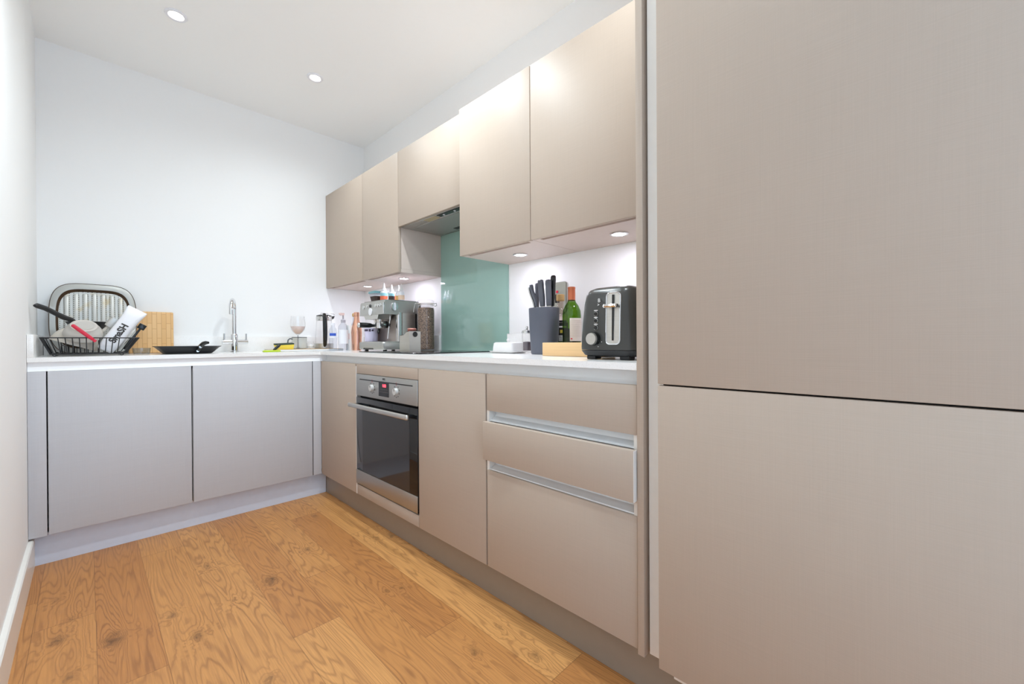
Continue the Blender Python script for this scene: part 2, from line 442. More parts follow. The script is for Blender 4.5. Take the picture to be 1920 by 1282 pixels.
# back run (fronts face the room)
def back_unit(x0, x1, label, name='base_cabinet', cat='cabinet', mat=m_grey):
    t = thing(name, label, cat, ((x0+x1)/2, FY/2, ZB)); cx = (x0+x1)/2
    obj('carcass', B(x0+.001-cx, x1-.001-cx, FY+TH+.002-FY/2, -.004-FY/2, 0, ZT-ZB-.012), m_whitemel, t)
    obj('door', B(x0+.0018-cx, x1-.0018-cx, FY-FY/2, FY+TH-FY/2, 0, ZT-ZB, bev=.0012), mat, t)
    return t
back_unit(-1.6855, -1.1965, 'grey base cabinet under the dish rack, left of the two back doors')
back_unit(-1.1935, -.6120, 'grey base cabinet under the mixer tap, right of the two back doors')
tag(obj('filler_panel', B(XL+.001, -1.6880, FY, FY+TH, ZB-.003, ZT, bev=.001), m_grey), 'narrow grey filler strip between left wall and first back cabinet', 'filler panel')
tag(obj('filler_panel', B(-.6085, FX+.0008, FY, FY+TH, ZB, ZT, bev=.001), m_grey), 'narrow grey corner filler strip beside the taupe corner cabinet', 'filler panel')

# right run (fronts face the left wall)
def right_unit(y0, y1, label, door=True):
    t = thing('base_cabinet', label, 'cabinet', (FX/2, (y0+y1)/2, ZB)); cy = (y0+y1)/2
    obj('carcass', B(FX+TH+.002-FX/2, -.004-FX/2, y0+.001-cy, y1-.001-cy, 0, ZT-ZB-.012), m_whitemel, t)
    obj('door', B(-abs(FX)-FX/2, FX+TH-FX/2, y0+.0012-cy, y1-.0012-cy, 0, ZT-ZB, bev=.0012), m_taupe, t)
    return t
right_unit(-1.0365, -.585, 'taupe base cabinet in the inner corner, left of the oven')
tag(obj('filler_panel', B(FX+.0012, FX+TH, -.5835, FY-.001, ZB, ZT, bev=.001), m_taupe), 'very slim taupe corner post beside the corner cabinet door', 'filler panel')
right_unit(-2.0715, -1.636, 'tall plain taupe base cabinet between oven and drawers')

# oven housing
t = thing('oven_housing', 'taupe oven housing with narrow panels above and below the oven', 'cabinet', (FX/2, -1.3355, ZB))
o_ = Vector((FX/2, -1.3355, ZB))
def wb(x0, x1, y0, y1, z0, z1, o, **k): return B(x0-o[0], x1-o[0], y0-o[1], y1-o[1], z0-o[2], z1-o[2], **k)
obj('side_panel', wb(FX-.0004, -.004, -1.0378-.0082, -1.0378, .1346, .8105, o_), m_whitemel, t)
obj('side_panel', wb(FX+TH, -.004, -1.6350, -1.6345, .1346, .8105, o_), m_whitemel, t)
obj('top_panel', wb(FX, FX+TH, -1.6342, -1.0465, .7735, ZT, o_, bev=.001), m_taupe, t)
obj('bottom_panel', wb(FX, FX+TH, -1.6342, -1.0465, ZB, .1862, o_, bev=.001), m_taupe, t)
obj('shelf', wb(FX+TH, -.004, -1.634, -1.0465, ZB, .186, o_), m_whitemel, t)

# oven
OX = -.5655
o_ = Vector((-.30, -1.340, .19))
t = thing('oven', 'built in stainless steel single oven with black glass door', 'oven', o_)
def w(*a, **k): return wb(*a, o_, **k)
Y0, Y1 = -1.6330, -1.0475
obj('oven_body', w(OX+.022, -.03, Y0+.004, Y1-.004, .1905, .768), m_darkgap, t)
cp = obj('control_panel', w(OX, OX+.02, Y0, Y1, .6585, .7715, bev=.0025), m_ssteelh, t)
door = obj('oven_door', w(OX, OX+.02, Y0, Y1, .1935, .6490, bev=.002), m_oglass, t)
obj('glass_window', w(OX-.0006, OX, -1.568, -1.1180, .272, .5905), m_owin, door)
obj('steel_trim', w(OX-.0022, OX, Y0, Y1, .1945, .2675, bev=.0015), m_ssteelh, door)
h = obj('handle', w(-.6145, -.600, Y0+.010, Y1-.002, .6025, .6250, bev=.006, seg=3), m_ssteel, door)
for yy in (Y0+.045, Y1-.045):
    obj('handle_bracket', w(-.601, OX, yy-.012, yy+.012, .607, .621, bev=.002), m_black, h)
obj('trim_line', w(OX-.0012, OX, -1.5965, -1.0905, .7425, .7475), m_blackm, cp)
dp = obj('display_panel', w(OX-.0014, OX, -1.390, -1.2945, .6755, .7425), m_black, cp)
text('clock_digits', '0:00', .019, m_redlit, dp, Vector((OX-.0018, -1.3500, .7275))-o_, (PI/2, 0, -PI/2), .0003, .0007, 1.0)
for zz in (.7095, .6965):
    obj('button_row', w(OX-.0020, OX-.0014, -1.383, -1.3015, zz, zz+.0012), m_hobmark, dp)
text('maker_logo', 'AEG', .013, m_ink, cp, Vector((OX-.0006, -1.3425, .7590))-o_, (PI/2, 0, -PI/2), .0003, .0003, 1.05)
for ky in (-1.2262, -1.4588):
    c = Vector((OX, ky, .7095))-o_
    kn = obj('knob', CY(c, c+Vector((-.013, 0, 0)), .0165, .0150, 28), M('pale grey knob plastic', (206, 205, 202), .35), cp)
    obj('pointer', B(c.x-.0140, c.x-.0128, c.y-.0014, c.y+.0014, c.z+.002, c.z+.013), m_hobmark, kn)
    obj('marker', B(c.x-.0008, c.x+.0002, c.y-.0012, c.y+.0012, c.z+.027, c.z+.042), m_red, cp)
    dots = bmesh.new()
    for i in range(9):
        a = PI/2+(i+1)*2*PI/10
        y_, z_ = c.y+.0265*math.cos(a), c.z+.0265*math.sin(a)
        box(dots, c.x-.0006, c.x+.0002, y_-.0022, y_+.0022, z_-.0022, z_+.0022)
    obj('dial_markings', dots, m_ink, cp)

# drawer unit
o_ = Vector((-.28, -2.370, ZB))
t = thing('drawer_unit', 'taupe three drawer base unit with middle drawer left slightly open', 'drawer unit', o_)
D0, D1 = -2.6625, -2.0745
obj('carcass', w(FX+.045, -.004, D0, D1, ZB, ZT-.012), m_whitemel, t)
obj('side_panel', w(FX+.004, FX+.045, D1-.012, D1, ZB, ZT-.012), m_whitemel, t)
obj('side_panel', w(FX+.004, FX+.045, D0, D0+.012, ZB, ZT-.012), m_whitemel, t)
def gola(y0, y1, z0, z1):
    """hollow handle rail seen between two drawer fronts"""
    f, bk = FX+.006, FX+.038
    pts = [(f, z0), (f+.006, z0), (f+.014, z0+.005), (bk-.006, z0+.010), (bk-.0035, z0+.018), (bk-.0035, z1), (bk, z1), (bk, z0+.013), (bk-.004, z0+.006), (f+.014, z0-.004), (f, z0-.004)]
    return PR([(p[0]-o_[0], p[1]-o_[2]) for p in pts], 'y', y0-o_[1], y1-o_[1])
obj('handle_rail', gola(D0+.0125, D1-.0125, .6595, .706), m_alu, t)
obj('handle_rail', gola(D0+.0125, D1-.0125, .4855, .531), m_alu, t)
for z0, z1, dx in ((.6925, ZT, 0), (.5215, .6555, -.021), (ZB, .4805, 0)):
    d = obj('drawer', w(FX+dx, FX+TH+dx, D0+.001, D1-.004, z0, z1, bev=.0014), m_taupe, t)
    if dx:
        obj('front_edging', w(FX+dx+.0015, FX+TH+dx, D0-.0002, D0+.0012, z0+.001, z1-.001), m_whitemel, d)
        obj('drawer_box', w(FX+TH+dx, FX+.043, D0+.02, D1-.02, z0+.02, z1-.03), m_whitemel, d)

# worktop handle channel under the worktop
def channel(name, pts, axis, a, b, label):
    return tag(obj(name, PR(pts, axis, a, b), m_alu), label, 'handle rail')
def cprof(f, s=1):
    pts = [(f+.003, .8205), (f+.009, .8205), (f+.016, .8225), (f+.022, .8275), (f+.0245, .834), (f+.0245, .8620), (f+.028, .8620), (f+.028, .8325), (f+.025, .8255), (f+.018, .8195), (f+.011, .8120), (f+.003, .8120)]
    return pts
def cprof2(f):      # rail of the back run, made flatter to catch the light, its lip resting on the door tops
    return [(f+.004, .8232), (f+.0085, .8240), (f+.0105, .8280), (f+.0110, .8620), (f+.0145, .8620), (f+.0145, .8265), (f+.0115, .8228)]
# the rails stand in front of the carcasses, behind the door tops
channel('handle_rail', [(p[0]+.0165, p[1]) for p in cprof(FX)], 'y', -2.6625, FY+.0150, 'satin white handle rail under the worktop above oven and drawers')
channel('handle_rail', [(p[0]+.0005+(.0162 if p[0]<FY+.0 else .0), p[1]+.0005) for p in cprof2(FY)], 'x', XL+.001, FX+.041, 'satin white handle rail under the worktop of the back run').data.materials[0] = m_rail

# worktop: one L shaped slab
L = [(XL+.001, -.001), (-.001, -.001), (-.001, -2.6635), (-.566, -2.6635), (-.566, -.566), (XL+.001, -.566)]
tag(obj('worktop', PR(L, 'z', .8628, CT), m_quartz), 'white speckled quartz worktop running round the corner', 'worktop')
bm = bmesh.new()
tag(obj('upstand', B(XL+.021, -.021, -.020, -.0008, CT, .978, bev=.001), m_quartz), 'low white quartz upstand along the back wall behind the tap', 'upstand', 'quartz upstands')
tag(obj('upstand', B(XL+.0008, XL+.0200, -.566, -.0012, CT, .978, bev=.001), m_quartz), 'short white quartz upstand against the left wall by the dish rack', 'upstand', 'quartz upstands')
tag(obj('upstand', B(-.020, -.0008, -1.036, -.0012, CT, .978, bev=.001), m_quartz), 'white quartz upstand behind the coffee machine, left of the green glass', 'upstand', 'quartz upstands')
tag(obj('upstand', B(-.020, -.0008, -2.662, -1.6365, CT, .978, bev=.001), m_quartz), 'white quartz upstand behind the knife block and toaster', 'upstand', 'quartz upstands')

# plinths
tag(obj('plinth', B(XL+.002, -.5185, -.5172, -.501, 0, ZB-.003), m_plinth), 'grey plinth board under the back run cabinets', 'plinth')
tag(obj('plinth', B(-.5172, -.501, -3.62, -.5172, 0, ZB-.003), m_plinth2), 'taupe plinth board under oven, drawers and fridge', 'plinth')

# tall end panel and fridge tower
tag(obj('end_panel', B(-.5680, -.001, -2.6830, -2.6645, .1262, H-.001, bev=.001), m_taupe), 'tall taupe end panel between drawers and fridge housing', 'end panel')
o_ = Vector((-.29, -3.15, .125))
t = thing('fridge_housing', 'tall taupe built in fridge freezer housing on the right', 'cabinet', o_)
obj('carcass', w(-.550, -.004, -3.60, -2.6885, .1305, H-.002), m_whitemel, t)
for z0, z1 in ((.1345, .8295), (.8335, H-.003)):
    obj('door', w(-.585, -.566, -3.598, -2.7292, z0, z1, bev=.0015), m_taupe, t)
obj('gap_shade', w(-.5655, -.5505, -3.594, -2.735, .150, H-.02), m_darkgap, t)  # dark sheet added behind the doors for the shade in their gap
obj('hinge_rail', w(-.581, -.5515, -3.598, -2.765, .1262, .1335, bev=.001), m_whitemel, t)

# ------------------------------------------------------------------ wall units
WB, WT = 1.3405, 2.0312
def wall_unit(y0, y1, fx, label, name='wall_cabinet', z0=WB, soffit=True):
    cy = (y0+y1)/2; o = Vector((fx/2, cy, z0))
    t = thing(name, label, 'cabinet', o)
    zc = z0+.022 if soffit else z0+.02
    obj('carcass', wb(fx+TH+.002, -.001, y0+.0008, y1-.0008, zc, WT, o), m_taupe_in, t)
    obj('door', wb(fx, fx+TH, y0+.0015, y1-.0015, z0, WT, o, bev=.0012), m_taupe, t)
    if soffit:      # bottom board with a finger groove behind the door
        pts = [(fx+TH+.0005, y0+.001), (-.001, y0+.001), (-.001, y1-.001), (fx+TH+.0005, y1-.001), (fx+TH+.0005, y1-.030), (fx+TH+.024, y1-.034), (fx+TH+.024, y0+.034), (fx+TH+.0005, y0+.030)]
        bm = PR([(p[0]-o[0], p[1]-o[1]) for p in pts], 'z', .0015, .0215)
        obj('bottom_board', bm, m_taupe_in, t)
    return t
F3, F4 = -.3054, -.3294
wall_unit(-.594, -.002, F3, 'taupe wall cabinet in the back corner, first of the row')
wall_unit(-1.0385, -.5945, F3, 'taupe wall cabinet above the coffee machine, left of the extractor')
wall_unit(-2.083, -1.6335, F4, 'taupe wall cabinet right of the extractor, over the butter dish')
wall_unit(-2.6635, -2.0835, F4, 'widest taupe wall cabinet above the toaster, next to end panel')
t = wall_unit(-1.632, -1.0395, F3, 'short taupe wall cabinet housing the extractor over the hob', 'extractor_cabinet', 1.6, False)

# extractor under the short cabinet
o_ = Vector((-.15, -1.336, 1.585))
t = thing('extractor_hood', 'grey built in extractor hood with black control strip under short cabinet', 'extractor hood', o_)
obj('hood_body', w(F3+TH+.003, -.008, -1.630, -1.0415, 1.598, 1.6195, bev=.002), m_ssteel, t)
obj('control_strip', w(-.283, -.255, -1.585, -1.385, 1.5945, 1.598), m_black, t)
for yy in (-1.43, -1.52):
    obj('button', CY(Vector((-.269, yy, 1.5952))-o_, Vector((-.269, yy, 1.592))-o_, .006, seg=14), m_whitep, t)
obj('lamp_lens', w(-.282, -.245, -1.365, -1.262, 1.5955, 1.598), M('amber lamp lens', (190, 172, 136), .2), t)
obj('grease_filter', w(-.235, -.03, -1.60, -1.09, 1.5945, 1.598), M('filter mesh', (176, 174, 170), .4, .6, .08, 300), t)
obj('filter_latch', w(-.075, -.045, -1.335, -1.255, 1.5925, 1.5945), m_blackm, t)

# lights under the wall units
def puck(x, y, label, z=WB):
    t = thing('cabinet_light', label, 'light', (x, y, z+.0015), group='lights under the wall cabinets')
    ring = LA([(.026, 0), (.035, 0), (.035, -.003), (.033, -.0045), (.027, -.0045), (.026, -.003)], 40, cap=False)
    bmesh.ops.remove_doubles(ring, verts=ring.verts[:], dist=1e-6)
    obj('trim_ring', ring, m_steelpol, t)
    obj('diffuser', LA([(.0262, -.0002), (.0262, -.0035), (.020, -.0042)], 32), m_led, t)
    ld = bpy.data.lights.new('cabinet_light_glow', 'AREA'); ld.energy = .62; ld.color = (.94, .92, 1.10); ld.shape = 'DISK'; ld.size = .05
    lo = bpy.data.objects.new('cabinet_light_glow', ld); C.objects.link(lo); lo.location = (0, 0, -.0065); lo.parent = t
for x, y, lb in ((-.140, -.330, 'lit round light under the back corner wall cabinet'), (-.150, -.840, 'lit round light under the wall cabinet over the coffee machine'),
                 (-.150, -1.858, 'lit round light under the wall cabinet over the butter dish'), (-.160, -2.378, 'lit round light under the wall cabinet over the toaster')):
    puck(x, y, lb)

# ceiling downlights
def downlight(x, y, label, en=14.):
    t = thing('ceiling_downlight', label, 'light', (x, y, H), group='recessed ceiling downlights')
    ring = LA([(.026, .0), (.044, .0), (.044, -.003), (.041, -.007), (.031, -.006), (.026, -.001)], 48, cap=False)
    obj('trim_ring', ring, m_whitep, t)
    obj('lamp', LA([(.0258, -.0004), (.0258, -.0022), (.021, -.003)], 32), m_lamp, t)
    ld = bpy.data.lights.new('downlight_glow', 'SPOT'); ld.energy = en; ld.color = (.95, 1.06, 1.12); ld.spot_size = math.radians(160); ld.spot_blend = 1.; ld.shadow_soft_size = .035
    lo = bpy.data.objects.new('downlight_glow', ld); C.objects.link(lo); lo.location = (0, 0, -.02); lo.parent = t
downlight(-1.262, -.684, 'recessed ceiling downlight nearer the left wall', 4.0)
downlight(-.621, -.662, 'recessed ceiling downlight nearer the wall cabinets', 16.5)
downlight(-.621, -1.66, 'recessed ceiling downlight above the floor in front of the oven', 40.0)
downlight(-1.262, -1.66, 'recessed ceiling downlight by the left wall in front of the camera', 31.0)
downlight(-.621, -2.66, 'unseen ceiling downlight in front of the drawers, added for brightness', 24.0)  # out of view, added to brighten the near end of the room
downlight(-1.262, -2.66, 'unseen ceiling downlight by the left wall beside the camera, added for brightness', 4.0)  # second added lamp out of view, evens out the room light

# splashback, hob, switch
tag(obj('splashback', B(-.0065, -.0008, -1.6335, -1.0385, CT+.0005, 1.5975), m_splash), 'sage green glass splashback behind the hob', 'splashback')
o_ = Vector((-.27, -1.30, CT))
t = thing('hob', 'flat black ceramic hob set on the worktop', 'hob', o_)
obj('hob_glass', w(-.505, -.035, -1.560, -.955, CT+.0003, CT+.0055, bev=.002), m_hob, t)
for x, y, r in ((-.39, -1.17, .075), (-.15, -1.17, .095), (-.39, -1.43, .095), (-.15, -1.43, .075)):
    ring = LA([(r, .0056), (r+.0015, .0056), (r+.0015, .0059), (r, .0059), (r, .0056)], 48, (x-o_[0], y-o_[1], 0), cap=False)
    obj('cooking_zone', ring, m_hobmark, t)
o_ = Vector((0, -1.9695, 1.1425))
t = thing('cooker_switch', 'tall satin steel cooker switch plate on wall behind the knives', 'switch', o_)
def plate(bm, y0, y1, z0, z1, x0, x1, r):
    pts = rrect((y0+y1)/2, (z0+z1)/2, (y1-y0)/2, (z1-z0)/2, r, 0)
    return prism(bm, [(p[0], p[1]) for p in pts], 'x', x0, x1)
obj('face_plate', plate(bmesh.new(), -.043, .043, -.073, .073, -.009, -.0008, .007), m_plate, t)
obj('rocker', B(-.014, -.009, -.003, .017, -.024, .016, bev=.002), m_black, t)
obj('neon', B(-.0115, -.009, .001, .013, .022, .034, bev=.002), m_red, t)

# small dark thing on top of the corner wall unit
tag(obj('small_box', B(-.27, -.20, -.475, -.395, WT+.0005, WT+.022, bev=.003), M('dark card', (96, 88, 92), .6)), 'small dark flat box lying on top of the corner wall cabinet', 'box')

# ------------------------------------------------------------------ dish rack corner
def rack():
    o = Vector((-1.548, -.315, CT))
    t = thing('dish_rack', 'black wire dish rack full of washing up by the left wall', 'dish rack', o)
    tx0, tx1, bx0, bx1 = -.164, .163, -.134, .116
    ty0, ty1, by0, by1 = -.135, .135, -.118, .118
    zt, zb = .084, .010
    def rail(x0, x1, y0, y1, z, r):
        pts = [(p[0], p[1], z) for p in rrect((x0+x1)/2, (y0+y1)/2, (x1-x0)/2, (y1-y0)/2, .02, 0, 4)]
        return TU(pts, r, 8, closed=True)
    obj('top_rail', rail(tx0, tx1, ty0, ty1, zt, .0026), m_blackm, t)
    obj('bottom_rail', rail(bx0, bx1, by0, by1, zb, .0026), m_blackm, t)
    def wires(pairs):
        bm = bmesh.new()
        for a, b in pairs: cyl(bm, a, b, .0019, seg=8)
        return bm
    n = 12
    for sy, b_ in ((ty0, by0), (ty1, by1)):
        ps = []
        for i in range(n):
            f = i/(n-1)
            x1 = bx0+.012+(bx1-bx0-.024)*f
            xt = tx0+.018+(tx1-tx0-.036)*f if i in (0, n-1) else x1+(f-.5)*.02
            ps.append(((xt, sy, zt), (x1, b_, zb)))
        obj('side_wires', wires(ps), m_blackm, t)
    for sx, b_ in ((tx0, bx0), (tx1, bx1)):
        ps = [((sx, ty0+.025+(ty1-ty0-.05)*i/5, zt), (b_, by0+.02+(by1-by0-.04)*i/5, zb)) for i in range(6)]
        obj('end_wires', wires(ps), m_blackm, t)
    ps = [((bx0+.02+(bx1-bx0-.04)*i/9, by0, zb), (bx0+.02+(bx1-bx0-.04)*i/9, by1, zb)) for i in range(10)]
    obj('floor_wires', wires(ps), m_blackm, t)
    bm = bmesh.new()
    for i in range(4):
        x = bx0+.03+.026*i
        tube(bm, [(x, .02, zb), (x, .02, zb+.035), (x+.006, .02, zb+.041), (x+.012, .02, zb+.035), (x+.012, .02, zb)], .0016, 6)
    obj('plate_prongs', bm, m_blackm, t)
    for x, y in ((bx0+.014, by0), (bx1-.016, by0), (bx0+.014, by1), (bx1-.016, by1)):
        obj('foot', TU([(x+.006*math.cos(a*PI/5), y, .0085+.006*math.sin(a*PI/5)) for a in range(10)], .0024, 8, closed=True), m_blackm, t)
rack()

def bowl(name, label, loc, rot, r, hgt, rb, mat, base=None):
    """inverted bowl: foot ring on top, open rim below; outer and inner skin"""
    t = thing(name, label, 'bowl', loc, rot)
    out = [(r, 0), (r*.985, hgt*.18), (r*.93, hgt*.42), (r*.83, hgt*.66), (r*.68, hgt*.85), (rb+.004, hgt*.97), (rb, hgt), (rb-.006, hgt), (rb-.008, hgt*.965)]
    inn = [(.002, hgt*.955), (.002, hgt*.92), (rb*.8, hgt*.9), (r*.66, hgt*.8), (r*.80, hgt*.62), (r*.90, hgt*.4), (r*.96, hgt*.15), (r*.972, 0)]
    obj('bowl_shell', LA(out+inn, 44, cap=False), mat, t, sharp=50)
    if base: obj('base_disc', LA([(rb-.010, hgt*.968), (rb-.010, hgt*.975), (.003, hgt*.975)], 36), base, t)
    return t
bowl('mixing_bowl', 'large cream bowl upside down at the left end of the dish rack', (-1.612, -.294, .931), (0, math.radians(21), 0), .085, .078, .040, m_cream)
bowl('serving_bowl', 'greige bowl tilted upside down on top of the cream bowl', (-1.578, -.365, .985), (math.radians(38), math.radians(4), 0), .068, .050, .042, m_greige, M('unglazed grey foot', (188, 183, 176), .6))

# dark frying pan behind the bowls, handle to the left
t = thing('frying_pan', 'dark frying pan lying tilted behind the bowls, black handle sticking out left', 'pan', (-1.556, -.168, 1.014))
obj('pan_body', LA([(.062, 0), (.066, .001), (.085, .032), (.087, .034), (.085, .035), (.065, .005), (.002, .004), (.002, 0)], 44, cap=False), m_pan, t)
hp = [(-.047, -.068, .028), (-.062, -.094, .040), (-.088, -.138, .050), (-.112, -.180, .066), (-.140, -.226, .084), (-.162, -.268, .092), (-.169, -.283, .091)]
obj('handle', TU(hp, [.007, .011, .012, .011, .011, .011, .005], 12, flat=.9), m_blackm, t)

# red handled spatula and grater
t = thing('spatula', 'red handled spatula resting across the greige bowl', 'spatula', (-1.578, -.4608, .989), (0, math.radians(45), 0))
obj('handle', loft(bmesh.new(), [[(z_, p[0], p[1]) for p in [(q[0], q[1]) for q in rrect(0, 0, .0060*s, .0075*s, .0055*s, 0, 4)]] for z_, s in ((-.050, .5), (-.047, .95), (-.02, 1.05), (.03, 1.0), (.044, .85), (.048, .5))]), m_red, t)
obj('blade', B(.0482, .058, -.003, .003, -.006, .006, bev=.001), m_red, t)

t = thing('scoop', 'small stainless steel scoop leaning in the rack between bowl and bottle', 'scoop', (-1.512, -.290, 1.000), (0, math.radians(40), 0))
obj('scoop_bowl', loft(bmesh.new(), [rrect(0, 0, .016, .013, .007, .03), rrect(0, 0, .021, .017, .009, .055), rrect(0, 0, .022, .018, .009, .078), rrect(0, 0, .020, .016, .008, .078), rrect(0, 0, .014, .011, .006, .034)]), m_ssteel, t)
obj('handle', B(-.006, .006, -.004, .004, -.030, .032, bev=.003), m_cream, t)

# white bottle with black lettering
t = thing('shaker_bottle', 'white plastic bottle with black lettering leaning in the dish rack', 'bottle', (-1.4905, -.392, .933), (0, math.radians(31), 0))
obj('bottle_body', loft(bmesh.new(), [rrect(0, 0, .022, .018, .012, -.034), rrect(0, 0, .031, .026, .02, -.026), rrect(0, 0, .034, .028, .022, .02), rrect(0, 0, .034, .028, .022, .10), rrect(0, 0, .036, .027, .018, .155), rrect(0, 0, .040, .018, .012, .185), rrect(0, 0, .041, .009, .006, .198), rrect(0, 0, .040, .005, .004, .203)]), m_whitep, t, sharp=60)
text('lettering', 'SmaSH', .038, m_ink, t, (.000, -.0288, .064), (PI/2, -PI/2, 0), .0006, .0014, .92)

def plate_(label, loc, rot, r=.085):
    t = thing('plate', label, 'plate', loc, rot, group='plates standing in the dish rack')
    obj('plate_disc', LA([(.002, 0), (r*.62, 0), (r*.66, .003), (r, .012), (r+.001, .014), (r-.002, .0145), (r*.64, .006), (.002, .004)], 44, cap=False), m_white, t)
plate_('white plate standing in the rack just right of the lettered bottle', (-1.462, -.268, .962), (0, math.radians(122), 0), .068)
plate_('white plate standing at the right end of the dish rack', (-1.436, -.262, .962), (0, math.radians(121), 0), .068)
t = thing('ladle', 'black handled utensil poking out of the right end of the rack', 'utensil', (-1.409, -.300, .952), (0, math.radians(31), 0))
obj('handle', B(-.016, .016, -.005, .005, .070, .098, bev=.003), m_black, t)
obj('stem', B(-.005, .005, -.002, .002, -.05, .072, bev=.0015), m_black, t)

# grill tray leaning on the wall
t = thing('grill_tray', 'pale ribbed grill tray with burnt rim leaning on the back wall', 'tray', (-1.536, -.085, CT+.001), (math.radians(-7), 0, 0))
def sup(s, sz, y, n=80, e=4.4, hw=.164, hh=.186, cz=.187):
    out = []
    for i in range(n):
        a = 2*PI*i/n; c, q = math.cos(a), math.sin(a)
        x = hw*s*math.copysign(abs(c)**(2/e), c); z = hh*sz*math.copysign(abs(q)**(2/3.1), q)
        out.append((x, y, cz+z))
    return out
obj('flange', loft(bmesh.new(), [sup(1, 1, .0), sup(1, 1, -.003), sup(.985, .985, -.0045), sup(.86, .845, -.003), sup(.86, .845, .0)], cap=False, closed=True), m_flange, t)
obj('rim_bead', TU(sup(1., 1., -.003), .0018, 6, closed=True), m_burnt, t)
obj('pan_wall', loft(bmesh.new(), [sup(.865, .85, -.0032), sup(.80, .775, .014), sup(.81, .79, .017), sup(.875, .865, .001)], cap=False, closed=True), m_burnt, t)
bm = bmesh.new(); loft(bm, [sup(.805, .78, .0135), sup(.805, .78, .0115)])
for i in range(-3, 4):
    x = .034*i
    hz = .187+.186*.74*(max(.05, 1-abs(x/.138)**3.4))**(1/3.4)
    lz = .374-hz
    r = .0125; n = 8
    secs = []
    for zz, k in ((lz, .15), (lz+.003, .7), (lz+.010, 1), (hz-.010, 1), (hz-.003, .7), (hz, .15)):
        secs.append([(x+r*k*math.cos(PI*j/n), .0118-.010*k*math.sin(PI*j/n), zz) for j in range(n+1)])
    if hz-lz > .04: loft(bm, secs)
obj('ribbed_plate', bm, m_perf, t)

# bamboo board
t = obj('cutting_board', B(-.100, .097, -.009, .009, 0, .2375, bev=.006, seg=3), m_bamboo, loc=(-1.304, -.042, CT+.0005), rot=(math.radians(-3.5), 0, 0))
tag(t, 'bamboo strip cutting board leaning against the back wall', 'cutting board')

# ramekin
t = thing('ramekin', 'small clear glass pot on worktop beside the dish rack', 'glass pot', (-1.382, -.515, CT+.0005))
obj('glass_wall', LA([(.024, 0), (.030, .003), (.034, .030), (.034, .034), (.031, .034), (.028, .006), (.002, .005)], 32, cap=False), m_glassp, t)

# black griddle pan
t = thing('griddle_pan', 'black square griddle pan on the worktop in front of the bamboo board', 'pan', (-1.180, -.315, CT+.0008))
secs = [rrect(0, 0, .098, .098, .03, 0, 6), rrect(0, 0, .103, .103, .032, .004, 6), rrect(0, 0, .131, .131, .04, .034, 6), rrect(0, 0, .138, .138, .042, .037, 6), rrect(0, 0, .138, .138, .042, .0395, 6), rrect(0, 0, .128, .128, .04, .0375, 6), rrect(0, 0, .100, .100, .03, .008, 6)]
obj('pan_body', loft(bmesh.new(), secs), m_pan, t)
hd = obj('handle', TU([(.028, -.122, .018), (.030, -.145, .026), (.034, -.170, .040), (.040, -.195, .052), (.047, -.215, .057), (.056, -.235, .057)], [.010, .013, .013, .012, .010, .006], 12, flat=.75), m_black, t)
obj('rivet', CY((.0255, -.130, .013), (.0255, -.142, .014), .006, seg=14), m_steelpol, hd)
obj('hanging_eye', CY((.030, -.176, .034), (.030, -.186, .036), .0065, seg=16), m_steelpol, hd)

# mixer tap
o_ = Vector((-.9155, -.105, CT))
t = thing('mixer_tap', 'tall chrome swan neck mixer tap with two levers', 'tap', o_)
obj('base', LA([(.024, .0003), (.024, .006), (.0205, .010), (.0195, .040), (.0195, .105), (.0165, .112), (.0145, .112)], 32), m_chrome, t)
neck = [(0, 0, .105), (0, 0, .16), (0, 0, .22), (0, 0, .262)]
dx_, dy_ = -.33, -.94
for i in range(1, 15):
    a = PI*i/15*1.02
    q = .058*(1-math.cos(a)); neck.append((q*dx_, q*dy_, .262+.058*math.sin(a)))
l_ = neck[-1]
neck += [(l_[0]+.001*dx_, l_[1]-.001, l_[2]-.02), (l_[0]+.002*dx_, l_[1]-.002, l_[2]-.042)]
obj('spout', TU(neck, .0118, 18), m_chrome, t)
obj('crossbar', CY((-.064, 0, .062), (.072, 0, .062), .0145, seg=24), m_chrome, t)
for sx in (-.055, .063):
    obj('lever', CY((sx, -.002, .070), (sx, -.004, .114), .0055, .0045, 14), m_steelpol, t)

# sponge, brush, wooden tray
o_ = Vector((-.565, -.19, CT))
t = thing('serving_board', 'thin pale wooden board under the wine glass and kettle', 'board', o_)
obj('board_slab', w(-.735, -.325, -.345, -.045, CT+.0006, CT+.0105, bev=.003), m_alu, t)
obj('board_top', w(-.733, -.327, -.343, -.047, CT+.0105, CT+.0125), m_woodtop, t)
ZBd = CT+.0126
t = thing('sponge', 'yellow washing up sponge with green scourer side', 'sponge', (-.688, -.300, ZBd+.0135), (math.radians(4), math.radians(-3), math.radians(-6)))
obj('foam', loft(bmesh.new(), [rrect(.004, 0, .044, .032, .008, -.013), rrect(.002, 0, .047, .034, .008, -.004), rrect(0, 0, .052, .036, .008, .010), rrect(0, 0, .053, .037, .008, .0175)]), m_yellow, t)
obj('scourer', loft(bmesh.new(), [rrect(0, 0, .053, .037, .008, .0177), rrect(0, 0, .053, .037, .008, .0245)]), m_scour, t)
t = thing('dish_brush', 'lime green and black dish brush lying left of the sponge', 'brush', (-.785, -.395, CT+.0008), (0, 0, math.radians(18)))
obj('brush_head', loft(bmesh.new(), [rrect(0, 0, .052, .018, .016, 0), rrect(0, 0, .054, .020, .018, .005), rrect(0, 0, .048, .015, .013, .010)]), m_lime, t)
obj('handle', TU([(.012, 0, .010), (.026, 0, .021), (.043, 0, .034), (.052, 0, .041)], [.006, .0085, .0085, .006], 12), m_black, t)

